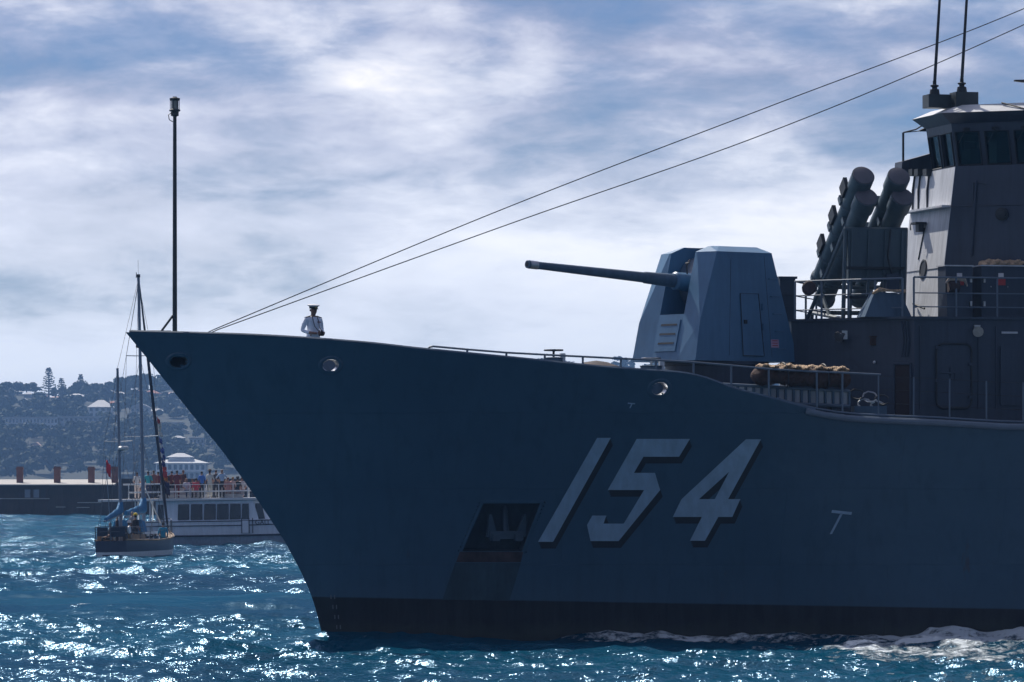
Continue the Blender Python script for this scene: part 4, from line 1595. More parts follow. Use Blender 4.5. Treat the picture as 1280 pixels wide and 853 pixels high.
def build_deckhouse():
    d = empty('deckhouse', parent=ship)
    zd, zt = 5.30, ship_at(1100, 399, -3.0)[1]
    plan = [(17.25, -.5), (17.25, .5), (19.6, 3.4), (44.0, 3.4), (44.0, -3.4), (19.6, -3.4)]
    mb = MB()
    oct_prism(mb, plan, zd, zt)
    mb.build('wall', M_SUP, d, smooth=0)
    big = [(x + (-.10 if x < 40 else .1), y * 1.02) for x, y in plan]
    mb = MB()
    oct_prism(mb, big, zt, zt + .06)
    mb.build('upper_deck', M_SUP, d, smooth=0)
    # port faces: chamfer from (17.25,-.5) to (19.2,-3.4), then the side at y=-3.4
    c0, c1 = Vector((17.25, -.5, 0)), Vector((19.6, -3.4, 0))
    cn = Vector((-(c1 - c0).y, (c1 - c0).x, 0)).normalized()
    if cn.y > 0:
        cn = -cn

    def on_side(px, py, o=0.0):
        x, z = ship_at(px, py, -3.4 - o)
        return Vector((x, -3.4 - o, z))

    def on_ch(px, py, o=0.0):
        lo, hi = 0.0, 1.0
        for _ in range(30):
            mid = (lo + hi) / 2
            p = c0.lerp(c1, mid)
            w = ship_world(p.x, p.y, 0)
            if 640 + F * w[0] / w[1] < px:
                lo = mid
            else:
                hi = mid
        p = c0.lerp(c1, lo)
        z = ship_at(px, py, p.y)[1]
        return Vector((p.x, p.y, z)) + cn * o
    # corner doorway: flat dark panel painted as its shaded opening; watertight door aft
    mb = MB()
    for a, b in (((1118, 455), (1121, 519)), ((1139, 455), (1142, 519))):
        p, q = on_ch(a[0], a[1], .03), on_ch(b[0] - 3, b[1], .03)
        mb.tube([p, q], .03, 6)
    mb.tube([on_ch(1118, 455, .03), on_ch(1139, 455, .03)], .03, 6)
    mb.build('doorway_frame', M_SUP, d)
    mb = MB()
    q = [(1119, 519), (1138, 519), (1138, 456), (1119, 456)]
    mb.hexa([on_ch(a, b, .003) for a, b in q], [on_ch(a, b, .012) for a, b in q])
    mb.build('doorway', mat('doorway_shade', (0.035, 0.022, 0.022), 0.8), d, smooth=0)
    # watertight door: rounded frame
    xa, za = on_side(1171, 509).x, on_side(1171, 509).z
    xb, zb = on_side(1212, 432).x, on_side(1212, 432).z

    def rrect(x0, z0, x1, z1, r, y, n=5):
        pts = []
        for cx, cz, a0 in ((x1 - r, z1 - r, 0), (x0 + r, z1 - r, 90), (x0 + r, z0 + r, 180), (x1 - r, z0 + r, 270)):
            for k in range(n + 1):
                t = R(a0 + 90 * k / n)
                pts.append((cx + r * math.cos(t), y, cz + r * math.sin(t)))
        return pts
    pl = rrect(xa, za, xb, zb, .16, -3.403)
    mb = MB().hexa(pl, [(x, -3.45, z) for x, y, z in pl])
    mb.build('door', M_SUP, d, smooth=0)
    pr = rrect(xa - .03, za - .03, xb + .03, zb + .03, .18, -3.46)
    MB().tube(pr + [pr[0]], .03, 6).build('door_gasket', M_DARK, d)
    xm, zm = (xa + xb) / 2, (za + zb) / 2 + .08
    mb = MB().box((xm, -3.47, zm), (.22, .05, .30))
    mb.tube([(xa + .06, -3.49, zm), (xm, -3.49, zm), (xm, -3.49, zm - .2)], .02, 6)
    mb.build('door_latch', M_SUP, d)
    for k in range(4):
        MB().box((xa if k % 2 else xb, -3.48, za + .25 + k * .42), (.12, .06, .07)).build('door_dog', M_SUP, d)
    # flood lights, boxes, vents and pipes on the plating
    for px, py, f in ((1056, 419, on_ch), (1221, 412, on_side)):
        p = f(px, py, .02)
        nrm = cn if f is on_ch else Vector((0, -1, 0))
        mb = MB().box(p, (.16, .1, .22))
        mb.lathe(p + nrm * .08, (nrm + Vector((-.3, 0, -.5))).normalized(), [(-.05, .04), (.05, .07), (.14, .14), (.17, .14)], 14)
        mb.build('flood_light', M_STEEL, d)
    p = on_ch(1092, 427, .03)
    MB().box(p, (.14, .08, .20)).box(p + Vector((0, 0, .12)), (.17, .12, .03)).build('switch_box', M_CANVAS, d)
    MB().ball(on_ch(1094, 453, .04), (.04, .04, .04)).build('lamp', M_PALE, d)
    mb = MB()
    for px in (1128, 1131, 1134):
        mb.tube([on_ch(px, 402, .05), on_ch(px + 3, 425, .05), on_ch(px, 446, .05)], .02, 6)
    mb.build('cable', M_SUP, d)
    MB().box(on_side(1262, 416, .03), (.42, .05, .05)).build('step_bar', M_PALE, d)
    MB().box(on_side(1262, 470, .03), (.5, .05, 1.5)).build('access_panel', M_SUP, d, smooth=0)
    for px in (1150, 1223, 1245):
        a, b = on_side(px, 408, .02), on_side(px, 512, .02)
        MB().tube([a, b], .018, 6).build('pipe', M_SUP, d)
    return zt + .06


ZU = build_deckhouse()


def build_upper_rail():
    g = empty('upper_guard_rail', parent=ship)
    # along the edge of the upper deck: starboard of the turret, the corner chamfer, then the side
    ztop = ship_at(1060, 348.5, -2.5)[1]
    y0 = -.3
    x0 = ship_at(975, 348, 2.0)[0]
    path = [Vector((x0 + 1.0, 2.0, 0)), Vector((17.35, -.5, 0)), Vector((19.38, -3.12, 0))]
    seg = []

    def px_of(p):
        w = ship_world(*p)
        return 640 + F * w[0] / w[1]
    for h, r in ((1.0, .026), (.62, .017), (.24, .017)):
        z = ZU + (ztop - ZU) * h
        MB().tube([(p.x, p.y, z) for p in path], r, 6).build('rail', M_RAIL, g)
    for a, b, fs in ((path[0], path[1], (0, .5)), (path[1], path[2], (0, .25, .5, .75, 1))):
        for f in fs:
            p = a.lerp(b, f)
            MB().cyl((p.x, p.y, ZU), (p.x, p.y, ztop), .03, n=8).build('post', M_RAIL, g)
    p2 = [Vector((19.62, -3.3, 0)), Vector((21.2, -3.3, 0)), Vector((23.4, -3.3, 0)), Vector((26.4, -3.3, 0))]
    for h, r in ((1.0, .024), (.6, .015), (.25, .015)):
        z = ZU + 1.0 * h
        MB().tube([(p.x, p.y, z) for p in p2], r, 6).build('rail', M_RAIL, g)
    for x in (19.62, 20.75, 21.85, 22.95, 24.05, 25.15, 26.25):
        MB().cyl((x, -3.3, ZU), (x, -3.3, ZU + 1.0), .028, n=8).build('post', M_RAIL, g)


build_upper_rail()


def build_launcher():
    t = empty('missile_launcher', parent=ship)
    el = R(35.0)
    D_ = Vector((0, -math.cos(el), math.sin(el)))
    L = 4.45
    upv = Vector((0, math.sin(el), math.cos(el)))
    for px, py in ((1079.5, 219), (1124, 220), (1083.5, 245.5), (1128.5, 245.5)):
        x, z = ship_at(px, py, -2.0)
        c = Vector((x, -2.0, z))
        b = c - D_ * L
        mb = MB()
        mb.lathe(b, D_, [(0, .24), (.05, .285), (.16, .285), (.18, .25), (.9, .25), (.92, .275), (1.02, .275), (1.04, .25), (2.0, .25), (2.02, .278), (2.14, .278), (2.16, .25), (3.1, .25), (3.12, .275), (3.22, .275), (3.24, .25), (3.85, .255), (3.95, .295), (L - .03, .298)], 28, mi=0)
        mb.lathe(b, D_, [(L - .03, .275), (L - .005, .27), (L + .02, .18), (L + .03, .02)], 28, mi=1)
        # shoe brackets on the tube
        for s in (1.0, 2.1, 3.2):
            p = b + D_ * s
            mb.box(p + Vector((-.22, 0, 0)) + upv * .16, (.16, .16, .22), M=Matrix.Rotation(-el, 3, 'X'))
        mb.build('missile_canister', [M_TUBE, M_CAP], t, smooth=40)
    xl, zl = ship_at(1081, 245, -2.0)
    xr, _ = ship_at(1126, 245, -2.0)
    # support frame: sloped side plates, legs and cross members
    mb = MB()
    yf, yb = -1.15, 1.1
    ztop = ship_at(1098, 287, -1.4)[1]
    w0, w1 = xl - .30, xr + .28
    zm_ = ZU + (ztop - ZU) * .42
    mb.hexa([(w0 + .08, -1.335, zm_), (w1 + .01, -1.335, zm_), (w1 + .01, -.95, zm_), (w0 + .08, -.95, zm_)],
            [(w0 + .02, -1.45, ztop), (w1 + .02, -1.45, ztop), (w1 + .02, -1.05, ztop - .25), (w0 + .02, -1.05, ztop - .25)])
    mb.build('support_plate', M_TUBE, t, smooth=0)
    for k_ in range(4):
        xx_ = w0 + .14 + (w1 - w0 - .2) * k_ / 3
        MB().hexa([(xx_ - .03, -1.32, ZU), (xx_ + .03, -1.32, ZU), (xx_ + .03, -1.24, ZU), (xx_ - .03, -1.24, ZU)], [(xx_ - .03, -1.52, ztop - .02), (xx_ + .03, -1.52, ztop - .02), (xx_ + .03, -1.44, ztop - .02), (xx_ - .03, -1.44, ztop - .02)]).build('stiffener', M_TUBE, t, smooth=0)
    for k_ in range(2):
        zz_ = ZU + .55 + k_ * .75
        MB().box(((w0 + w1) / 2, -1.36 - .09 * k_, zz_), (w1 - w0, .06, .07)).build('cross_bar', M_DARK, t, smooth=0)
    MB().box((w1 - .35, -1.5, ZU + .95), (.34, .18, .42)).build('junction_box', M_SUP, t, smooth=0)
    MB().tube([(w1 - .35, -1.5, ZU + 1.1), (w1 - .5, -1.6, ZU + 1.6), (w1 - .4, -1.55, ztop)], .025, 6).build('cable', M_DARK, t)
    mb = MB()
    for x in (w0 - .02, w1 + .06):
        for a, b in (((x, -1.4, ztop), (x - .42, .6, ZU)), ((x, -1.2, ZU), (x, 1.5, ZU + .25)), ((x, -1.4, ztop), (x, -1.2, ZU)), ((x, -.2, ZU), (x, .8, ztop - 1.45)), ((x, 1.45, ZU + .22), (x, 1.5, ZU))):
            mb.tube([a, b], .055, 6)
    for y, z in ((-1.4, ztop), (.8, ztop - 1.4), (1.45, ZU + .25)):
        mb.tube([(w0 - .05, y, z), (w1 + .1, y, z)], .06, 6)
    mb.build('support_frame', M_TUBE, t)
    # blast plates standing proud between the tubes on the forward side
    for s in (0.7, 1.9, 3.05):
        x, z = ship_at(1079.5, 219, -2.0)
        p = Vector((x - .27, -2.0, z)) - D_ * (L - s - .6) + upv * .22
        MB().box(p, (.10, .42, .34), M=Matrix.Rotation(-el, 3, 'X')).build('clamp', M_DARK, t, smooth=0)
    # covered gear at the foot of the frame
    xx, zz = ship_at(1100, 367, -2.6)
    mb = MB()
    mb.hexa([(xx - .5, -2.9, ZU), (xx + .75, -2.9, ZU), (xx + .75, -2.2, ZU), (xx - .5, -2.2, ZU)],
            [(xx - .2, -2.8, zz + .05), (xx + .5, -2.8, zz - .02), (xx + .45, -2.3, zz), (xx - .15, -2.3, zz + .06)])
    mb.build('covered_winch', M_GREY, ship)
    m = MB()
    rr = random.Random(4)
    m.tube([(xx - .3, -2.9, zz - .02), (xx - .1, -2.85, zz + .09), (xx + .2, -2.85, zz + .06), (xx + .6, -2.85, zz + .05)], [.03, .06, .03, .05], 7)
    m.build('canvas_fold', M_TAN, ship)
    xr_, zr_ = ship_at(1016, 357, -2.0)
    MB().lathe((xr_, -1.7, zr_ - .05), (-.2, -1, .1), [(-.2, .17), (0, .19), (.05, .15)], 14).build('cable_reel', M_RUST, ship)
    # items near the rail behind the turret
    xx, zz = ship_at(981, 370, 1.0)
    mb = MB().box((xx, 1.0, ZU + .55), (.42, .5, 1.1)).box((xx, 1.0, ZU + 1.13), (.5, .6, .06)).box((xx - .02, .72, ZU + .7), (.3, .06, .05)).box((xx - .02, .72, ZU + .4), (.3, .06, .05))
    mb.build('ready_locker', M_SUP, ship, smooth=0)


build_launcher()


def build_bridge():
    b = empty('bridge', parent=ship)
    zw = ship_at(1195, 300, -1.7)[1]      # foot of the wheelhouse band... lower tower below
    # tower plan at foot and head (symmetrical octagon, raked front)
    foot = [(20.85, -1.65), (20.85, 1.65), (23.0, 3.3), (33, 3.3), (33, -3.3), (23.0, -3.3)]
    zt0 = ZU
    zt1 = ship_at(1197, 208, -1.6)[1]
    head = [(21.33, -1.60), (21.33, 1.60), (23.4, 3.2), (33, 3.2), (33, -3.2), (23.4, -3.2)]
    mb = MB()
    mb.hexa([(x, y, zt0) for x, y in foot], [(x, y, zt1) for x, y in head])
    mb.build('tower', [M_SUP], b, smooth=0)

    def fz(z):
        return (z - zt0) / (zt1 - zt0)

    def pl(k, z, o=0.0):
        f = fz(z)
        return Vector((foot[k][0] + (head[k][0] - foot[k][0]) * f, foot[k][1] + (head[k][1] - foot[k][1]) * f, z))
    # sunlit tone of the tower front put into the colour of a thin facing
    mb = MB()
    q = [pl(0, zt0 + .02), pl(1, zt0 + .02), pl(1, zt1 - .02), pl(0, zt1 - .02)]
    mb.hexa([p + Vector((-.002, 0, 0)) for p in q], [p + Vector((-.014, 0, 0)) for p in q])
    mb.build('front_sun_tone', M_PALE, b, smooth=0)
    for py in (262, 338):
        z = ship_at(1160, py, 0)[1]
        a, c = pl(0, z), pl(1, z)
        if py == 262:
            MB().box((a.x - .12, 0, z), (.26, 3.2, .05)).build('ledge', M_PALE, b, smooth=0)
        else:
            MB().tube([a + Vector((-.02, 0, 0)), c + Vector((-.02, 0, 0))], .012, 5).build('weld_seam', M_SUP, b)

    # details on the front: porthole, bracket lamp, cables, brackets
    def fr(px, py, o=0.0):
        for_y = np.linspace(-1.6, 1.6, 200)
        best = None
        for y in for_y:
            z = ship_at(px, py, y)[1]
            xf = pl(0, z).x
            w = ship_world(xf, y, z)
            e = abs(640 + F * w[0] / w[1] - px)
            if best is None or e < best[0]:
                best = (e, xf, y, z)
        return Vector((best[1] - o, best[2], best[3]))
    MB().lathe(fr(1155, 337, .015), (-1, 0, .1), [(0, .26), (.03, .26), (.035, .22), (.02, .2), (.015, .02)], 22).build('porthole', M_DARK, b)
    p = fr(1156, 283, .02)
    MB().box(p + Vector((-.15, 0, .08)), (.3, .4, .04)).box(p + Vector((-.12, 0, -.05)), (.14, .26, .2)).tube([p + Vector((0, .2, .06)), p + Vector((-.3, .2, .06)), p + Vector((-.3, .2, -.1))], .02, 5).build('bracket_lamp', M_DARK, b)
    for px in (1145, 1152, 1163):
        a = fr(px, 216, .02)
        MB().box(a + Vector((-.06, 0, 0)), (.16, .30, .18)).build('cable_box', M_DARK, b, smooth=0)
        e = fr(px - 3, 262, .02)
        MB().tube([a, (a + e) / 2 + Vector((-.02, .05, 0)), e], .03, 6).build('cable', M_DARK, b)
    a, e = fr(1157, 285, .02), fr(1149, 325, .02)
    MB().tube([a, e], .022, 6).build('cable', M_DARK, b)
    MB().tube([fr(1147, 384, .05), fr(1153, 380, .25), fr(1160, 386, .1)], .03, 6).build('hand_grip', M_DARK, b)

    # wheelhouse: sill, posts, header, glass; leaning outwards
    zs, zh = zt1, ship_at(1197, 152, -1.7)[1]
    k0, k1 = 1.0, 1.0
    lo = [(21.58, -.97), (21.58, .97), (25.27, 3.94), (31, 3.94), (31, -3.94), (25.27, -3.94)]
    hi = [(21.42, -1.00), (21.42, 1.00), (25.14, 4.05), (31, 4.05), (31, -4.05), (25.14, -4.05)]

    def wp(k, f):
        k %= 6
        a, c = lo[k], hi[k]
        return Vector((a[0] + (c[0] - a[0]) * f, a[1] + (c[1] - a[1]) * f, zs + (zh - zs) * f))

    def panel(mb, k, s0, s1, f0, f1, th=.10, o=0.0, mi=0):
        """slab on wall k between fractions along and up"""
        P = [wp(k, f).lerp(wp(k + 1, f), s) for f, s in ((f0, s0), (f0, s1), (f1, s1), (f1, s0))]
        nrm = (P[1] - P[0]).cross(P[3] - P[0]).normalized()
        cen = Vector((26, 0, (zs + zh) / 2))
        if nrm.dot(P[0] - cen) < 0:
            nrm = -nrm
        mb.hexa([p + nrm * o for p in P], [p + nrm * (o - th) for p in P], mi)
    walls = MB()
    nwin = {0: 2, 1: 6, 2: 5, 3: 5, 4: 5, 5: 6}
    wz0, wz1 = .06, .80
    panes = []
    for k in range(6):
        panel(walls, k, 0, 1, 0, wz0)
        panel(walls, k, 0, 1, wz1, 1.0)
        n = nwin[k]
        gap = .19
        for i in range(n + 1):
            s0 = max(0, (i - gap / 2) / n)
            s1 = min(1, (i + gap / 2) / n)
            panel(walls, k, s0, s1, wz0, wz1)
        if k != 3:
            for i in range(n):
                panes.append((k, (i + gap / 2) / n, (i + 1 - gap / 2) / n))
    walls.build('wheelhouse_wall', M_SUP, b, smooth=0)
    for k, s0, s1 in panes:
        mb = MB()
        panel(mb, k, s0, s1, wz0, wz1, .02, -.05)
        mb.build('window_pane', M_GLASS, b, smooth=0)
        if k in (0, 5, 1):
            # rubber frame round each window and the wiper over it
            P = [wp(k, f).lerp(wp(k + 1, f), s) for f, s in ((wz0, s0), (wz0, s1), (wz1, s1), (wz1, s0))]
            nrm = (P[1] - P[0]).cross(P[3] - P[0]).normalized()
            if nrm.dot(P[0] - Vector((26, 0, 12))) < 0:
                nrm = -nrm
            P = [p + nrm * .015 for p in P]
            MB().tube(P + [P[0]], .022, 5).build('window_frame', M_DARK, b)
            top = (P[2] + P[3]) / 2 + Vector((0, 0, .07))
            if k != 0:
                MB().box(top + nrm * .05, (.14, .14, .07)).tube([top + nrm * .06, top + nrm * .06 - Vector((0, 0, .35)) + (P[2] - P[3]) * .3], .012, 5).build('wiper', M_DARK, b)
    inner = MB()
    inner.hexa([(x * .98 + .52, y * .93, zs + .01) for x, y in lo], [(x * .98 + .52, y * .93, zs + .03) for x, y in lo])
    inner.hexa([(x * .98 + .52, y * .93, zh - .06) for x, y in lo], [(x * .98 + .52, y * .93, zh - .02) for x, y in lo])
    # consoles and the after bulkhead inside
    inner.box((24.3, 0.2, zs + .5), (1.0, 2.4, 1.0)).box((27.2, .3, zs + .6), (.5, 6.0, 1.15)).box((23.6, 1.2, zs + .6), (.5, .6, 1.15)).box((25.6, 2.6, zs + .6), (.8, .3, 1.1))
    inner.box((22.4, -.1, zs + .3), (.5, .7, .5))
    inner.build('wheelhouse_interior', M_DARK, b, smooth=0)
    # roof with sloping eaves
    zr = ship_at(1180, 139.5, -1.7)[1]
    zr2 = zr + .22

    def grow(plan, d):
        out = []
        for x, y in plan:
            out.append((x - d if x < 24 else x, y + math.copysign(d * (.55 if x < 24 else 1), y)))
        return out
    e = grow(hi, .33)
    r2 = grow(hi, -.18)
    zsof = zh - .0
    mb = MB()
    mb.hexa([(x, y, zsof + .004) for x, y in grow(hi, .02)], [(x, y, zr) for x, y in e])
    mb.build('soffit', M_SUP, b, smooth=0)
    mb = MB()
    mb.hexa([(x, y, zr + .003) for x, y in e], [(x, y, zr2) for x, y in r2])
    mb.build('roof', M_ROOFW, b, smooth=0)
    mb = MB()
    a = [Vector((e[5][0] * .45 + e[0][0] * .55, e[5][1] * .45 + e[0][1] * .55, zr + .02)), Vector((r2[5][0] * .25 + r2[0][0] * .75, r2[5][1] * .25 + r2[0][1] * .75, zr2 + .02))]
    mb.tube(a, .02, 6)
    mb.build('roof_cable', M_DARK, b)
    # antenna tuning boxes and whips
    for px, y, leany, top in ((1171, -.6, (7, -105), 119), (1205, -.9, (9, -105), 116)):
        x, z = ship_at(px, 130, y)
        zt = ship_at(px, top, y)[1]
        w = 30 / 49.0
        ant = empty('whip_antenna', parent=ship)
        MB().box((x, y, (zr2 - .05 + zt) / 2), (w, .5, zt - zr2 + .05)).build('tuner_box', M_MASTD, ant, smooth=0)
        x2 = x - .06
        MB().lathe((x2, y, zt), (0, 0, 1), [(0, .14), (.14, .12), (.16, .07), (.20, .07), (.22, .11), (.25, .11), (.27, .05), (.36, .05)], 14).build('insulator', M_DARK, ant)
        zz = zt + .3
        MB().tube([(x2, y, zz), (x2 + .14 * 1, y, zz + 2.2), (x2 + .42, y, zz + 6.4), (x2 + .55, y, zz + 8.5)], [.045, .036, .022, .012], 8).build('whip', M_DARK, ant)
    # yard of the foremast reaching into the picture
    x, z = ship_at(1268, 101, -.5)
    MB().hexa([(x, -.55, z - .02), (x, -.45, z - .02), (x, -.45, z + .02), (x, -.55, z + .02)], [(x + 1.6, -.75, z - .16), (x + 1.6, -.25, z - .16), (x + 1.6, -.25, z + .06), (x + 1.6, -.75, z + .06)]).tube([(x + 1.3, -.5, zr2), (x + 1.5, -.5, z)], .04, 6).build('direction_finder', M_DARK, b)
    # starboard bridge-wing wind shield and its lamp bracket, seen past the front
    x, z = ship_at(1146, 205, 2.3)
    z2 = ship_at(1128, 196, 2.3)[1]
    x1 = ship_at(1122, 205, 2.3)[0]
    x3 = ship_at(1166, 205, 2.3)[0]
    zb_, zl, zr_ = ship_at(1128, 217, 2.3)[1], ship_at(1128, 203, 2.3)[1], ship_at(1160, 191, 2.3)[1]
    MB().hexa([(x1, 2.0, zb_), (x3, 2.0, zb_), (x3, 2.6, zb_), (x1, 2.6, zb_)], [(x1 + .03, 2.0, zl), (x3, 2.0, zr_), (x3, 2.6, zr_), (x1 + .03, 2.6, zl)]).build('wing_shield', M_SUP, b, smooth=0)
    xa, za = ship_at(1129, 166, 2.2)
    xb, zb2 = ship_at(1160, 153, 2.0)
    MB().tube([(xa, 2.2, zl - .05), (xa, 2.2, za)], .03, 6).tube([(xa, 2.2, za), ((xa + xb) / 2, 2.1, za + .08), (xb, 2.0, zb2)], .02, 6).tube([(xa, 2.2, za), (xb, 2.0, za + .06)], .012, 5).hexa([(xb - .3, 1.9, za + .03), (xb + .3, 1.9, za + .03), (xb + .3, 2.1, za + .03), (xb - .3, 2.1, za + .03)], [(xb - .05, 1.9, za + .14), (xb + .3, 1.9, za + .14), (xb + .3, 2.1, za + .14), (xb - .05, 2.1, za + .14)]).build('wing_bracket', M_DARK, b)

    # fittings on the shaded port face
    def ch(px, py, o=0.0):
        lo_, hi_ = 0.0, 1.0
        z = ship_at(px, py, -2.5)[1]
        A, B = pl(0, z), pl(5, z)
        for _ in range(30):
            mid = (lo_ + hi_) / 2
            p = A.lerp(B, mid)
            w = ship_world(*p)
            if 640 + F * w[0] / w[1] < px:
                lo_ = mid
            else:
                hi_ = mid
        p = A.lerp(B, lo_)
        p.z = ship_at(px, py, p.y)[1]
        nrm = Vector((B.y - A.y, -(B.x - A.x), 0)).normalized()
        if nrm.y > 0:
            nrm = -nrm
        return p + nrm * o
    MB().lathe(ch(1253, 268, .02), ch(1253, 268, 1) - ch(1253, 268, 0), [(0, .17), (.05, .17), (.06, .13), (.1, .12), (.12, .05)], 18).build('wall_lamp', M_DARK, b)
    MB().tube([ch(1217, 262, .03), ch(1217, 228, .05), ch(1233, 230, .05)], .02, 6).build('pipe', M_SUP, b)
    MB().tube([ch(1221, 226, .04), ch(1215, 320, .04)], .03, 6).build('pipe', M_SUP, b)
    MB().tube([ch(1185, 258, .03), ch(1278, 256, .03)], .012, 5).build('weld_seam', M_SUP, b)
    return b


build_bridge()


def build_lockers():
    # two lockers on the upper deck by the port edge
    for px0, px1, pt, pb, y, lid in ((1182, 1215, 333, 398, -3.05, True), (1227, 1292, 333, 400, -3.0, False)):
        x0, x1 = ship_at(px0, 370, y)[0], ship_at(px1, 370, y)[0]
        zt = ship_at(px0, pt, y)[1]
        t = empty('deck_locker', parent=ship)
        MB().box(((x0 + x1) / 2, y + .3, (ZU + zt) / 2), (x1 - x0, .6, zt - ZU)).build('body', M_SUP, t, smooth=0)
        MB().box(((x0 + x1) / 2, y + .3, zt + .018), (x1 - x0 + .06, .68, .03)).build('lid', M_PALE, t, smooth=0)
        cx = x0 + (.37 if lid else .52)
        MB().box((cx, y - .004, zt - .22), (.14, .02, .10)).build('label_plate', M_WHITE, t, smooth=0)
        MB().box((cx, y - .005, zt - .40), (.24, .02, .16)).build('danger_plate', M_RED, t, smooth=0)
        for k in range(2):
            MB().box((x1 - .04 if lid else x0 + .06, y - .03, ZU + .35 + k * .6), (.05, .06, .12)).build('hinge', M_STEEL, t, smooth=0)
        if not lid:
            for s in (.22, .62):
                MB().ball((x0 + s * (x1 - x0) * .8, y - .02, zt - .52), (.02, .02, .02)).build('bolt', M_STEEL, t)
    # hose reel with a folded cover in front of the first locker
    x, z = ship_at(1191, 357, -3.15)
    t = empty('hose_reel', parent=ship)
    MB().lathe((x - .14, -3.18, z - .02), (1, 0, 0), [(0, .16), (.28, .16)], 16).build('hose', M_RUST, t)
    MB().box((x + .05, -3.14, (ZU + z - .2) / 2), (.5, .3, z - .2 - ZU)).build('pedestal', M_SUP, t, smooth=0)
    pts = [(x - .2, -3.2, z + .06), (x - .12, -3.23, z + .15), (x + .1, -3.23, z + .17), (x + .3, -3.2, z + .14), (x + .38, -3.18, z - .02)]
    MB().tube(pts, [.03, .05, .06, .05, .02], 7).build('cover', mat('pale_canvas', (0.50, 0.42, 0.36), 0.9, var=0.3, vscale=8, bump=.6), t)


build_lockers()


def lumpy_roll(name, p0, p1, r, m, parent=None, seed=1, sq=0.7, n=60, amp=.22, sag=0.0):
    rng = random.Random(seed)
    p0, p1 = Vector(p0), Vector(p1)
    d = (p1 - p0)
    L = d.length
    d.normalize()
    a = Vector((0, 0, 1))
    b = d.cross(a).normalized()
    mb = MB()
    k = 18
    ph = [rng.uniform(0, 6.3) for _ in range(8)]
    for i in range(n + 1):
        f = i / n
        end = min(1, min(f, 1 - f) * 14) ** .5
        for j in range(k):
            t = 2 * math.pi * j / k
            q = r * end * (1 + amp * math.sin(f * L * 9 + ph[0] + 2 * t) * .35 + amp * math.sin(f * L * 23 + ph[1] - 3 * t) * .25 + amp * .5 * (rng.random() - .5) + .12 * math.sin(f * L * 3 + ph[2]))
            mb.v.append(tuple(p0 + d * (f * L) + b * math.cos(t) * q + a * math.sin(t) * q * sq + Vector((0, 0, -sag * math.sin(math.pi * f)))))
    for i in range(n):
        for j in range(k):
            j2 = (j + 1) % k
            mb.f.append((i * k + j, i * k + j2, (i + 1) * k + j2, (i + 1) * k + j))
            mb.m.append(0)
    return mb.build(name, m, parent, smooth=60)


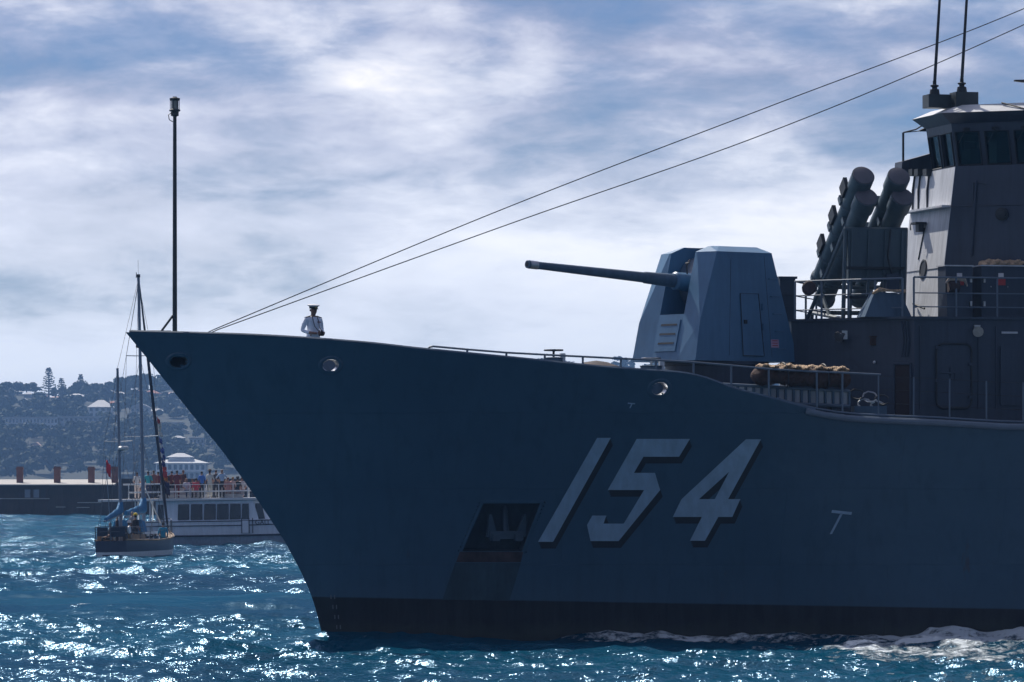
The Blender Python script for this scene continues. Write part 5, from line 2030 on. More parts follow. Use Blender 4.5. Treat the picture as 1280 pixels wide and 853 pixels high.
def build_deck_load():
    # stowed gangway along the port side of the deck, with its ribbed side
    g = empty('gangway', (0, 0, 0))
    g.location = (SX0, SY0, 0)
    g.rotation_euler = (0, 0, SA)

    def pp(px, py, y):
        x, z = ship_at(px, py, y)
        return Vector((x, y, z))
    ya, yb = -3.62, -4.32
    a0, a1 = pp(893, 480, ya), pp(1062, 489, yb)
    b0, b1 = pp(893, 501, ya), pp(1062, 508, yb)
    MB().tube([a0, a1], .04, 8).build('top_rail', M_RAIL, g)
    MB().tube([b0, b1], .045, 8).build('bottom_rail', M_RAIL, g)
    ins = Vector((0, .10, 0))
    MB().hexa([p + ins for p in (a0, a1, b1, b0)], [p + ins * 1.3 for p in (a0, a1, b1, b0)]).build('side_panel', M_PALE, g, smooth=0)
    n = 17
    for k in range(n + 1):
        f = k / n
        p, q = a0.lerp(a1, f), b0.lerp(b1, f)
        MB().box(((p.x + q.x) / 2, p.y + .05, (p.z + q.z) / 2), (.05, .10, p.z - q.z)).build('rib', M_GREY, g, smooth=0)
    for f in (.12, .5, .9):
        p = b0.lerp(b1, f)
        zd = z_deck(p.x)
        MB().box((p.x, p.y + .35, (zd + p.z) / 2), (.12, .4, p.z - zd + .04)).build('chock', M_GREY, g, smooth=0)
    inb = Vector((0, .85, 0))
    for c0_, c1_, dz in ((b0, b1, -.03), (a0, a1, .0)):
        up = Vector((0, 0, dz))
        MB().hexa([c0_ + ins * 1.4 + up, c1_ + ins * 1.4 + up, c1_ + inb + up, c0_ + inb + up], [q + Vector((0, 0, .04)) for q in (c0_ + ins * 1.4 + up, c1_ + ins * 1.4 + up, c1_ + inb + up, c0_ + inb + up)]).build('tread_board', M_GREY, g, smooth=0)
    tag(g, 'stowed grey gangway with ribbed side on deck under the canvas roll', 'gangway')
    # rolled canvas with sunlit netting on top, lying on the gangway
    r = empty('canvas_roll', (SX0, SY0, 0), SA)
    c0, c1 = pp(938, 470, -3.98), pp(1064, 474.5, -4.28)
    lumpy_roll('canvas', c0, c1, .27, M_CANVAS, r, 3, .80, 90, .30)
    n0, n1 = pp(944, 458.5, -4.0), pp(1062, 463, -4.3)
    lumpy_roll('netting', n0, n1, .25, M_TAN, r, 5, .30, 170, .75)
    for f in (.30, .70):
        p = c0.lerp(c1, f)
        ring = [(p.x + .01 * k, p.y + .33 * math.cos(2 * math.pi * k / 20), p.z + .05 + .31 * math.sin(2 * math.pi * k / 20)) for k in range(21)]
        MB().tube(ring, .018, 5).build('lashing', M_WIRE, r)
    tag(r, 'long brown canvas roll topped with sunlit tan netting beside the turret', 'canvas roll')
    # coiled hoses and fittings at the end of the gangway
    h = empty('hose_pile', (SX0, SY0, 0), SA)
    rng = random.Random(9)
    for px, py in ((1072, 493), (1088, 496), (1103, 500), (1082, 505), (1098, 508)):
        p = pp(px, py, -4.15)
        pts = []
        for k in range(14):
            t = k / 13 * 5.2 + rng.random()
            pts.append(p + Vector((.17 * math.cos(t), .12 * math.sin(t * .7), .13 * math.sin(t))))
        MB().tube(pts, .022, 6).build('hose_loop', M_STEEL if rng.random() < .55 else M_DARK, h)
    p = pp(1086, 508, -4.15)
    zd = float(z_deck(p.x))
    MB().box((p.x, -4.15, (zd + p.z) / 2), (.85, .3, max(.05, p.z - zd))).build('rack', M_GREY, h, smooth=0)
    tag(h, 'tangle of metal hose fittings on deck left of the open doorway', 'hose')
    # tan roll on top of the large locker, top right
    t = lumpy_roll('netting_roll', pp(1223, 331, -2.75), pp(1300, 329, -2.75), .22, M_TAN, None, 8, .45, 50, .5)
    t.location = (SX0, SY0, 0)
    t.rotation_euler = (0, 0, SA)
    tag(t, 'tan netting lying over the large grey deck locker below the bridge', 'netting')


build_deck_load()

# ------------------------------------------------------------------ wharf across the water
M_WALLD = mat('wharf_wall', (0.058, 0.036, 0.028), 0.9, var=0.35, vscale=0.6, bump=0.3, bscale=4, streak=0.3)
M_WROOF = mat('wharf_roof', (0.46, 0.44, 0.41), 0.8, var=0.12, vscale=0.4)
M_CHIM = mat('chimney_brick', (0.17, 0.075, 0.06), 0.9, var=0.25, vscale=2)
M_LEDGE = mat('wharf_ledge', (0.50, 0.47, 0.42), 0.8, var=0.2, vscale=1)
M_PLAQ = mat('plaque', (0.30, 0.34, 0.40), 0.7, var=0.05)


def build_wharf():
    Y = 560.0
    s = F / Y
    X = lambda px: (px - 640) / s
    Z = lambda py: CAMZ + (HZ - py) / s
    t = empty('wharf_building', (X(60), Y, 0))
    X = (lambda px, _o=X(60): (px - 640) / s - _o)
    zt = Z(607)
    MB().box(((X(-700) + X(147)) / 2, 6, zt / 2 - 1), (X(147) - X(-700), 12, zt + 2)).build('wall', M_WALLD, t, smooth=0)
    MB().box(((X(147.2) + X(345)) / 2, 8, Z(598.5) / 2 - 1), (X(345) - X(147.2), 12, Z(598.5) + 2)).build('quay_wall', M_WALLD, t, smooth=0)
    x0, x1 = X(-702), X(143)
    MB().hexa([(x0, -.5, zt), (x1, -.5, zt), (x1, 12.5, zt), (x0, 12.5, zt)], [(x0, -.5, zt + .12), (x1, -.5, zt + .12), (x1, 12.5, Z(600.5) + .1), (x0, 12.5, Z(600.5) + .1)]).build('roof', M_WROOF, t, smooth=0)
    for px in (20.5, 67.5, 110.5, 140, -30, -76, -122, -168):
        zc = Z(586)
        MB().box((X(px), 4, (zt + zc) / 2), (.72, .8, zc - zt + .5)).box((X(px), 4, zc), (.86, .94, .16)).build('chimney', M_CHIM, t, smooth=0)
    for a, b, py in ((-60, 62, 623.5), (97, 127, 628.5), (70, 82, 634.0), (96, 112, 634.5)):
        MB().box(((X(a) + X(b)) / 2, -.12, Z(py)), (X(b) - X(a), .24, .10)).build('ledge', M_LEDGE, t, smooth=0)
    MB().box((X(40), -.06, Z(617.2)), (X(49) - X(31), .1, 10 / s)).build('plaque', M_PLAQ, t, smooth=0)
    MB().lathe((X(39), -.11, Z(617.5)), (0, -1, 0), [(0, .13), (.02, .13)], 12).build('plaque_emblem', M_NUMS, t)
    MB().box((X(56), -.03, Z(617.5)), (X(61.5) - X(51), .06, 10 / s)).build('window', M_DARK, t, smooth=0)
    MB().box((X(26), -.03, Z(618.5)), (X(30) - X(21), .06, 6 / s)).build('window', M_RUST, t, smooth=0)
    for k in range(16):
        px = -150 + k * 19
        MB().box((X(px), -.1, zt / 2 - 1), (.34, .2, zt + 1.6)).build('pier_post', M_WALLD, t, smooth=0)
    tag(t, 'long dark waterfront building with pale flat roof and brown chimneys', 'building')


build_wharf()

# ------------------------------------------------------------------ people


def skin_mesh(name, J, E, root, sub=1):
    """continuous body surface grown over a skeleton; J: {id: (pos, (rx, ry))}, E: [(a, b, tag)]"""
    ids = list(J)
    ix = {k: i for i, k in enumerate(ids)}
    me = bpy.data.meshes.new('skeleton')
    me.from_pydata([J[k][0] for k in ids], [(ix[a], ix[b]) for a, b, _ in E], [])
    o = bpy.data.objects.new('skeleton', me)
    COL.objects.link(o)
    md = o.modifiers.new('Skin', 'SKIN')
    md.use_smooth_shade = True
    for i, k in enumerate(ids):
        r = J[k][1]
        d = me.skin_vertices[0].data[i]
        d.radius = r if isinstance(r, tuple) else (r, r)
        d.use_root = (k == root)
    sb = o.modifiers.new('Sub', 'SUBSURF')
    sb.levels = sub
    sb.render_levels = sub
    dg = bpy.context.evaluated_depsgraph_get()
    dg.update()
    out = bpy.data.meshes.new_from_object(o.evaluated_get(dg))
    out.name = name
    bpy.data.objects.remove(o)
    bpy.data.meshes.remove(me)
    tags = []
    segs = [(np.array(J[a][0], float), np.array(J[b][0], float), t) for a, b, t in E]
    for p in out.polygons:
        c = np.array(p.center)
        best, bt = 1e9, 0
        for a, b, t in segs:
            ab = b - a
            f = min(max(float(np.dot(c - a, ab) / (np.dot(ab, ab) + 1e-9)), 0), 1)
            d = float(np.sum((a + ab * f - c) ** 2))
            if d < best:
                best, bt = d, t
        tags.append(bt)
    return out, tags


SKIN, TOP, BOT, HAIR = 0, 1, 2, 3
_pose_cache = {}


def pose_mesh(kind):
    if kind in _pose_cache:
        return _pose_cache[kind]
    sit = kind.startswith('sit')
    dz = -0.45 if sit else 0.0
    J = {'pel': ((0, 0, .95 + dz), (.15, .11)), 'wai': ((0, 0, 1.12 + dz), (.135, .10)), 'che': ((0, 0, 1.32 + dz), (.17, .115)),
         'nk0': ((0, .005, 1.46 + dz), .07), 'nk': ((0, 0, 1.52 + dz), .05), 'h0': ((0, -.015, 1.585 + dz), .078), 'h1': ((0, -.01, 1.66 + dz), .092), 'h2': ((0, 0, 1.725 + dz), .06)}
    E = [('pel', 'wai', TOP), ('wai', 'che', TOP), ('che', 'nk0', TOP), ('nk0', 'nk', SKIN), ('nk', 'h0', SKIN), ('h0', 'h1', SKIN), ('h1', 'h2', HAIR)]
    for s, n in ((1, 'l'), (-1, 'r')):
        if kind in ('hips',):
            el, wr, ha = (s * .36, .06, 1.17), (s * .2, -.03, 1.02), (s * .16, -.06, .99)
        elif kind in ('rail', 'sit_rail'):
            el, wr, ha = (s * .25, -.06, 1.16 + dz), (s * .19, -.28, 1.05 + dz), (s * .16, -.35, 1.05 + dz)
        elif kind == 'camera':
            el, wr, ha = (s * .25, -.10, 1.18), (s * .12, -.24, 1.42), (s * .08, -.26, 1.52)
        else:
            el, wr, ha = (s * .245, .03, 1.14 + dz), (s * .235, -.06, .93 + dz), (s * .23, -.08, .85 + dz)
        if sit and kind != 'sit_rail':
            wr, ha = (s * .19, -.22, .98 + dz), (s * .15, -.29, .97 + dz)
        J['s' + n], J['e' + n], J['w' + n], J['d' + n] = ((s * .175, 0, 1.41 + dz), .062), (el, .045), (wr, .034), (ha, .042)
        E += [('che', 's' + n, TOP), ('s' + n, 'e' + n, TOP), ('e' + n, 'w' + n, SKIN), ('w' + n, 'd' + n, SKIN)]
        if sit:
            J['k' + n], J['a' + n], J['t' + n] = ((s * .12, -.43, .50), .065), ((s * .12, -.42, .09), .045), ((s * .12, -.56, .045), .04)
        else:
            J['k' + n], J['a' + n], J['t' + n] = ((s * .10, -.01, .50), .065), ((s * .105, .02, .09), .045), ((s * .12, -.13, .045), .04)
        J['p' + n] = ((s * .09, -.01, .88 + dz), .092)
        E += [('pel', 'p' + n, BOT), ('p' + n, 'k' + n, BOT), ('k' + n, 'a' + n, BOT), ('a' + n, 't' + n, HAIR)]
    me, tags = skin_mesh('person_' + kind, J, E, 'pel', 1)
    hz = 1.66 + dz
    for p, t in zip(me.polygons, tags):
        c = p.center
        if t in (SKIN, HAIR) and c.z > hz - .07 and c.z > 1.0 + dz:
            t = HAIR if (c.y > -.015 or c.z > hz + .055) else SKIN
        p.material_index = t
    for _ in range(4):
        me.materials.append(None)
    _pose_cache[kind] = me
    return me


SKINM = mat('skin', (0.34, 0.19, 0.13), 0.6, var=0.1)
CLOTH = {}


def cloth(c):
    k = 'cloth_%02d_%02d_%02d' % tuple(int(x * 99) for x in c)
    return mat(k, c, 0.85, var=0.12, vscale=6)


HAIRC = {'dark': (0.02, 0.016, 0.014), 'brown': (0.09, 0.05, 0.03), 'red': (0.16, 0.05, 0.03), 'grey': (0.3, 0.29, 0.28), 'fair': (0.30, 0.2, 0.1)}


def person(loc, rz, kind, top, bot, hair, label, group, scale=1.0, hat=None, parent=None):
    o = bpy.data.objects.new('person', pose_mesh(kind))
    COL.objects.link(o)
    o.location = loc
    o.rotation_euler = (0, 0, rz)
    o.scale = (scale,) * 3
    for sl, m in zip(o.material_slots, (SKINM, cloth(top), cloth(bot), cloth(HAIRC[hair]))):
        sl.link = 'OBJECT'
        sl.material = m
    if hat:
        dz = -0.45 if kind.startswith('sit') else 0
        col, brim = hat
        MB().lathe((0, 0, 1.69 + dz), (0, 0, 1), [(0, .10 + brim), (.012, .10 + brim), (.02, .108), (.09, .10), (.12, .06), (.125, .01)], 14).build('hat', cloth(col), o)
    tag(o, label, 'person', group)
    return o


# ------------------------------------------------------------------ ferry
M_FWHITE = mat('ferry_white', (0.80, 0.86, 0.93), 0.4, var=0.06, vscale=0.8, streak=0.12)
M_FTRIM = mat('ferry_trim', (0.022, 0.032, 0.055), 0.5, var=0.1)
M_FGLASS = mat('ferry_window', (0.012, 0.018, 0.024), 0.08, var=0.1, spec=0.8)
M_FLOW = mat('ferry_lower_hull', (0.55, 0.65, 0.76), 0.45, var=0.08, vscale=0.6, streak=0.2)
M_FDECK = mat('ferry_deck', (0.45, 0.46, 0.47), 0.8, var=0.1)
M_FRAIL = mat('ferry_rail', (0.78, 0.78, 0.78), 0.4, var=0.05)


def build_ferry():
    Y = 300.0
    s = F / Y
    ox = (260 - 640) / s
    t = empty('ferry', (ox, Y, 0), R(2.0))
    t.rotation_euler = (0, R(-0.8), R(2.0))
    X = lambda px: (px - 260) / s
    Z = lambda py: CAMZ + (HZ - py) / s
    half = 2.3
    # hull loft: stern at px 150, bow at px 505
    st = [(150, .80), (165, .94), (200, 1), (300, 1), (370, .95), (420, .78), (460, .52), (490, .22), (506, .02)]
    low, up = MB(), MB()
    zr = Z(669)
    rings_l, rings_u = [], []
    for px, b in st:
        sh = max(0, (px - 330) / 175) ** 1.6
        rings_l.append([(X(px) - .25 * sh, sg * half * b * w, z) for sg in (-1, 1) for w, z in (((.55, -.7), (.86, 0.0), (.97, zr + .3 * sh)) if sg < 0 else ((.97, zr + .3 * sh), (.86, 0.0), (.55, -.7)))])
        rings_u.append([(X(px) + .2 * sh, sg * half * b * w, z) for sg in (-1, 1) for w, z in (((.975, zr + .3 * sh + .01), (1.0, Z(657) + .55 * sh), (1.0, Z(651.5) + .65 * sh)) if sg < 0 else ((1.0, Z(651.5) + .65 * sh), (1.0, Z(657) + .55 * sh), (.975, zr + .3 * sh + .01)))])
    for mbb, rings in ((low, rings_l), (up, rings_u)):
        n = 6
        for r in rings:
            mbb.v += r
        for i in range(len(rings) - 1):
            for j in range(n):
                k = (j + 1) % n
                mbb.f.append((i * n + j, i * n + k, (i + 1) * n + k, (i + 1) * n + j))
                mbb.m.append(0)
        mbb.f.append(tuple(range(n)))
        mbb.f.append(tuple(range((len(rings) - 1) * n, len(rings) * n)))
        mbb.m += [0, 0]
    low.build('hull', M_FLOW, t)
    up.build('topside', M_FWHITE, t)
    # rubbing strakes
    for py, r, a, b in ((669.5, .055, 0, 8), (657, .03, 0, 6), (651.5, .03, 0, 6)):
        pts = []
        for px, bb in st[a:b]:
            sh = max(0, (px - 330) / 175) ** 1.6
            k = {669.5: .3, 657: .55, 651.5: .65}[py]
            pts.append((X(px) + .1 * sh, -half * bb - .02, Z(py) + k * sh))
        MB().tube(pts, r, 6).build('rubbing_strake', M_FTRIM, t)
    # cabin
    zc0, zc1 = Z(652), Z(626)
    c0, c1 = X(197), X(318)
    MB().hexa([(c0, -2.05, zc0), (c1 + .35, -2.05, zc0), (c1 + .35, 2.05, zc0), (c0, 2.05, zc0)], [(c0, -1.98, zc1), (c1, -1.98, zc1), (c1, 1.98, zc1), (c0, 1.98, zc1)]).build('cabin', M_FWHITE, t, smooth=0)
    MB().hexa([(c1 + .36, -1.75, zc0), (X(345), -1.4, zc0), (X(345), 1.4, zc0), (c1 + .36, 1.75, zc0)], [(c1 + .02, -1.7, zc1), (X(336), -1.3, zc1 - .05), (X(336), 1.3, zc1 - .05), (c1 + .02, 1.7, zc1)]).build('wheelhouse', M_FWHITE, t, smooth=0)
    zw0, zw1 = Z(649.3), Z(630.3)

    def pane(pa, pb, skew=0.0, nm='window', y0=-2.055, y1=-1.995):
        MB().hexa([(X(pa), y0, zw0), (X(pb) + skew, y0, zw0), (X(pb), y1 + .005, zw1), (X(pa) + .04, y1 + .005, zw1)],
                  [(X(pa), y0 - .03, zw0), (X(pb) + skew, y0 - .03, zw0), (X(pb), y1 - .03, zw1), (X(pa) + .04, y1 - .03, zw1)]).build(nm, M_FGLASS, t, smooth=0)
        w = [(X(pa), y0 - .035, zw0), (X(pb) + skew, y0 - .035, zw0), (X(pb), y1 - .035, zw1), (X(pa) + .04, y1 - .035, zw1)]
        MB().tube(w + [w[0]], .022, 5).build('window_frame', M_FTRIM, t)
    for a, b in ((199.5, 206.5), (224.5, 238), (240.5, 254.5), (257, 271), (273, 287), (289, 302), (304, 312)):
        pane(a, b)
    pane(320, 328, .2, y0=-1.80, y1=-1.74)
    MB().box((X(308), -2.32, (Z(651) + Z(667)) / 2), (.5, .05, .75)).build('boarding_gate', M_FWHITE, t, smooth=0)
    for px in (303.5, 312.5, 317):
        MB().cyl((X(px), -2.34, Z(667)), (X(px), -2.34, Z(648)), .03, n=6).build('fender_post', M_FTRIM, t)
    # upper deck: edge, long aft canopy edge, rails and posts
    za = Z(625.5)
    x0, x1 = X(126), X(331)
    MB().hexa([(x0, -2.3, za), (x1, -2.15, za), (x1, 2.15, za), (x0, 2.3, za)], [(x0, -2.3, za + .13), (x1, -2.15, za + .13), (x1, 2.15, za + .13), (x0, 2.3, za + .13)]).build('upper_deck', M_FRAIL, t, smooth=0)
    for px in (152, 172, 190):
        for y in (-2.0, 2.0):
            MB().cyl((X(px), y, Z(655)), (X(px), y, za), .05, n=6).build('canopy_post', M_FRAIL, t)
    MB().box((X(172), 0, Z(657) + .02), (2.6, 3.9, .05)).build('aft_deck', M_FDECK, t, smooth=0)
    for y in (-2.12, 2.12):
        for h, r in ((.86, .018), (.43, .04)):
            MB().tube([(X(204), y, za + .13 + h), (X(329), y, za + .13 + h)], r, 6).build('rail', M_FRAIL, t)
        for k in range(8):
            px = 204 + k * 17.86
            MB().cyl((X(px), y, za + .1), (X(px), y, za + .99), .025, n=6).build('rail_post', M_FRAIL, t)
    for h, r, a, b in ((.92, .05, 157, 203), (.42, .05, 163, 203)):
        MB().tube([(X(a), -2.1, za + .13 + h), (X(b), -2.1, za + .13 + h)], r, 6).build('aft_rail', M_FRAIL, t)
    for px in (164, 183):
        MB().cyl((X(px), -2.1, za + .1), (X(px), -2.1, za + 1.05), .03, n=6).build('rail_post', M_FRAIL, t)
    for px, y in ((215, -1.0), (240, -1.1), (291, -1.2), (215, .6), (250, .8), (285, .6)):
        MB().box((X(px), y, za + .33), (1.6, .4, .06)).box((X(px), y + .18, za + .58), (1.6, .05, .4)).box((X(px), y, za + .2), (1.4, .3, .2)).build('bench', M_FDECK, t, smooth=0)
    # name on the bow
    cu = bpy.data.curves.new('boat_name', 'FONT')
    cu.body = 'GALL'
    cu.size = .40
    cu.extrude = .004
    tmp = bpy.data.objects.new('boat_name', cu)
    COL.objects.link(tmp)
    me = bpy.data.meshes.new_from_object(tmp.evaluated_get(bpy.context.evaluated_depsgraph_get()))
    bpy.data.objects.remove(tmp)
    me.materials.clear()
    me.materials.append(M_FTRIM)
    o = bpy.data.objects.new('boat_name', me)
    COL.objects.link(o)
    o.parent = t
    o.location = (X(320), -2.33, Z(656.3))
    o.rotation_euler = (R(90), 0, 0)
    tag(t, 'white passenger ferry with a row of dark windows and crowded upper deck', 'ferry')
    # passengers
    def pw(px, y):
        p = t.matrix_basis @ Vector((X(px), y, za + .135))
        return p
    gp = 'passengers on the ferry upper deck'
    W, K, MR, NV = (.75, .74, .73), (.02, .022, .03), (.16, .025, .035), (.03, .04, .09)
    ppl = [(254, -1.55, 200, 'stand', (.08, .22, .62), K, 'dark', 'standing passenger in bright blue top with white sleeves', None),
           (264, -1.7, 165, 'rail', (.74, .70, .62), (.62, .58, .48), 'brown', 'standing passenger in pale cream clothes and brown hat at the rail', ((.12, .07, .04), .07)),
           (279, -1.5, 10, 'hips', (.42, .56, .74), K, 'dark', 'tall passenger in light blue shirt and black trousers, hands on hips', None),
           (235, -1.6, 20, 'sit_rail', (.50, .47, .54), NV, 'grey', 'seated passenger in striped grey top left of the blue-shirted one', None),
           (223, -1.2, 190, 'rail', MR, MR, 'dark', 'standing passenger in long maroon dress', None),
           (209.5, -1.3, 160, 'stand', (.05, .03, .03), K, 'brown', 'dark-clad passenger standing nearest the furled headsail', None),
           (216, -0.6, 170, 'stand', (.13, .03, .03), K, 'dark', 'passenger in dark red shirt left of the maroon dress', None),
           (230, -.3, 150, 'stand', (.07, .03, .03), (.05, .04, .04), 'brown', 'passenger in dark brown just right of the maroon dress', None),
           (247, -1.7, 200, 'sit', (.55, .06, .08), K, 'dark', 'seated passenger in red below the blue-topped one', None),
           (271, -.6, 150, 'stand', (.04, .04, .05), K, 'dark', 'black-clad passenger between cream clothes and light blue shirt', None),
           (242, -.7, 200, 'sit', (.10, .08, .12), NV, 'brown', 'seated dark-clad passenger behind the red one', None),
           (286.5, -1.6, 180, 'sit', (.45, .22, .20), (.4, .3, .3), 'red', 'red-haired seated passenger right of the light blue shirt', None),
           (292.5, -1.5, 150, 'sit', (.62, .40, .36), (.45, .36, .34), 'fair', 'fair seated passenger in pink near the bow rail', None),
           (298.5, -1.6, 170, 'sit', K, (.45, .38, .4), 'dark', 'seated passenger in black top and dark hat near the bow', (K, .05)),
           (304, -1.2, 190, 'sit', (.62, .56, .55), (.3, .2, .2), 'brown', 'seated passenger in white nearest the ferry bow', None),
           (173.5, -1.5, 180, 'rail', (.72, .68, .66), (.6, .5, .45), 'brown', 'passenger in white standing left of the ketch main mast', None),
           (187.5, -1.5, 180, 'stand', (.04, .36, .40), NV, 'dark', 'passenger in teal shirt right of the ketch main mast', None),
           (194, -1.2, 200, 'stand', (.30, .12, .10), K, 'brown', 'passenger in rust-brown top beside the teal shirt', None),
           (199.5, -.9, 180, 'stand', (.20, .05, .06), K, 'dark', 'passenger in dark crimson behind the furled headsail', None),
           (181, -.6, 190, 'sit', (.65, .62, .62), K, 'grey', 'grey-haired seated passenger in white by the aft rail', None)]
    for k, (px, y, rz, kind, top, bot, hair, lab, hat) in enumerate(ppl):
        person(pw(px, y), R(rz), kind, top, bot, hair, lab, gp, 1.0 + .03 * ((k * 7) % 5 - 2) / 2, hat)


build_ferry()

# ------------------------------------------------------------------ ketch
M_KBLUE = mat('ketch_blue', (0.022, 0.034, 0.075), 0.35, var=0.1)
M_KWHITE = mat('ketch_white', (0.68, 0.70, 0.72), 0.4, var=0.08, vscale=1.5, streak=0.15)
M_KTEAK = mat('teak_deck', (0.30, 0.22, 0.15), 0.8, var=0.2, vscale=3)
M_KMAST = mat('painted_spar', (0.20, 0.24, 0.31), 0.4, var=0.08)
M_KCOV = mat('blue_sail_cover', (0.015, 0.16, 0.34), 0.75, var=0.2, vscale=5, bump=.4, bscale=9)
M_KSAIL = mat('furled_sail_cover', (0.028, 0.034, 0.060), 0.8, var=0.2, vscale=6)
M_RIG = mat('rigging_wire', (0.10, 0.11, 0.13), 0.4, metal=0.4)


def build_ketch():
    Y0 = 246.0
    ang = R(90 - 11.2)                # heading: away to the right
    o = at(139, 702, Y0)
    k = empty('ketch', (o.x, Y0, 0), ang)
    k.rotation_euler = (R(-1.3), 0, ang)
    L = 11.2
    st = [(0, .64, .95, -.1), (.06, .76, .93, -.3), (.2, .96, .90, -.5), (.4, 1, .88, -.55), (.6, .95, .92, -.55), (.78, .74, 1.02, -.5), (.9, .42, 1.14, -.4), (.965, .16, 1.24, -.2), (1.0, .03, 1.32, .1)]
    Bm = 1.30
    zb = .37
    mb = MB()
    n = 10
    rings = []
    for f, b, zs, zk in st:
        x = f * L
        rk = .35 * max(0, (f - .7) / .3)
        rings.append([(x - rk * 1.6, 0, zk), (x - rk * 1.2, -Bm * b * .55, max(zk * .5, -.25)), (x - rk, -Bm * b * .90, .04), (x - rk * .7, -Bm * b * .97, zb + .1 * (f > .6) * (f - .6)), (x, -Bm * b, zs),
                      (x, Bm * b, zs), (x - rk * .7, Bm * b * .97, zb + .1 * (f > .6) * (f - .6)), (x - rk, Bm * b * .90, .04), (x - rk * 1.2, Bm * b * .55, max(zk * .5, -.25)), (x - rk * 1.6, 0, zk)])
    for r in rings:
        mb.v += r
    for i in range(len(rings) - 1):
        for j in range(n - 1):
            mb.f.append((i * n + j, i * n + j + 1, (i + 1) * n + j + 1, (i + 1) * n + j))
            mb.m.append(2 if j == 4 else (1 if j in (3, 5) else 0))
    mb.f += [(0, 1, 2, 3, 6, 7, 8, 9), (3, 4, 5, 6)]
    mb.m += [0, 1]
    mb.build('hull', [M_KWHITE, M_KBLUE, M_KTEAK], k)
    MB().box((-.03, 0, .20), (.03, .9, .08)).build('name_board', M_KBLUE, k, smooth=0)
    pts = [(f * L, -Bm * b - .01, zs + .05) for f, b, zs, _ in st]
    MB().tube(pts, .05, 6).build('toe_rail', M_KTEAK, k)
    MB().tube([(a, -b, c) for a, b, c in pts], .05, 6).build('toe_rail', M_KTEAK, k)
    # deck house and cockpit coaming
    MB().hexa([(3.3, -.82, .86), (7.4, -.65, .95), (7.4, .65, .95), (3.3, .82, .86)], [(3.5, -.7, 1.38), (7.1, -.54, 1.36), (7.1, .54, 1.36), (3.5, .7, 1.38)]).build('cabin_trunk', M_KWHITE, k, smooth=0)
    for s_ in (-1, 1):
        MB().box((2.0, s_ * .85, 1.05), (2.8, .1, .4)).build('coaming', M_KTEAK, k, smooth=0)
    for i in range(3):
        MB().box((4.2 + i * 1.0, -.775 + i * .045, 1.14), (.5, .06, .2)).build('port_light', M_FGLASS, k, smooth=0)
    MB().hexa([(3.0, -.85, 1.35), (4.0, -.85, 1.35), (4.0, .85, 1.35), (3.0, .85, 1.35)], [(3.3, -.7, 2.0), (3.9, -.75, 1.9), (3.9, .75, 1.9), (3.3, .7, 2.0)]).build('spray_hood', M_KCOV, k)
    # pushpit, lifelines, pulpit
    mb = MB()
    for z in (1.35, 1.62):
        mb.tube([(1.6, -1.12, z), (.1, -.84, z + .05), (-.12, 0, z + .08), (.1, .84, z + .05), (1.6, 1.12, z)], .022, 6)
    for x, y in ((1.6, -1.12), (.1, -.84), (.1, .84), (1.6, 1.12), (-.1, 0)):
        mb.cyl((x, y, .9), (x, y, 1.65), .022, n=6)
    mb.build('pushpit', M_RIG, k)
    MB().box((.02, -.40, 1.40), (.06, .75, .5)).build('dodger', M_KSAIL, k, smooth=0)
    MB().box((.05, .45, 1.42), (.06, .55, .45)).build('dodger', M_KSAIL, k, smooth=0)
    mb = MB()
    mb.tube([(9.9, -.55, 1.9), (11.2, -.15, 2.0), (11.5, 0, 2.02), (11.2, .15, 2.0), (9.9, .55, 1.9)], .022, 6)
    for x, y in ((9.9, -.55), (11.0, -.2), (11.0, .2), (9.9, .55)):
        mb.cyl((x, y, 1.15), (x, y, 1.92), .022, n=6)
    mb.build('pulpit', M_RIG, k)
    for z in (1.45, 1.7):
        MB().tube([(1.6, -1.12, z - .1), (4, -1.26, z - .05), (7, -1.15, z), (9.9, -.45, z + .2)], .009, 5).build('life_line', M_RIG, k)
    for x, y in ((3.2, -1.22), (5, -1.26), (6.8, -1.16), (8.4, -.85)):
        MB().cyl((x, y, .9), (x, y, 1.68), .015, n=6).build('stanchion', M_RIG, k)
    # masts and spars
    xm, xz = 6.35, 1.95
    Hm, Hz = 14.75, 9.85
    MB().cyl((xm, 0, .9), (xm, 0, Hm), .105, .075, 10).build('main_mast', M_KMAST, k)
    MB().cyl((xz, 0, .9), (xz, 0, Hz), .085, .065, 10).build('mizzen_mast', M_KMAST, k)
    mb = MB().tube([(xm, 0, Hm), (xm, 0, Hm + .9)], .008, 5)
    mb.build('masthead_antenna', M_RIG, k)
    MB().box((xm - .22, 0, Hm - .03), (.5, .04, .04)).box((xm - .4, 0, Hm + .1), (.03, .03, .25)).build('wind_vane', M_RIG, k)
    MB().box((xm, 0, Hm + .06), (.16, .16, .16)).build('masthead_lamp', M_DARK, k)
    for x, z, w, nm in ((xm, 6.35, .92, 'spreader'), (xm, 10.6, .72, 'spreader'), (xz, 6.05, .75, 'spreader')):
        for sg in (-1, 1):
            MB().tube([(x, 0, z), (x - .1, sg * w, z + .03)], .028, 6).build(nm, M_KWHITE, k)
    MB().lathe((xz - .12, -.25, 5.62), (0, 0, 1), [(0, .2), (.04, .28), (.14, .28), (.2, .2)], 16).build('radar_dome', M_KWHITE, k)
    MB().tube([(xz, 0, 5.6), (xz - .12, -.25, 5.62)], .04, 6).build('radar_bracket', M_KMAST, k)
    MB().tube([(xm, 0, 2.35), (2.75, 0, 2.15)], .06, 8).build('main_boom', M_KMAST, k)
    MB().tube([(xz, 0, 2.3), (-1.1, 0, 1.95)], .05, 8).build('mizzen_boom', M_KMAST, k)

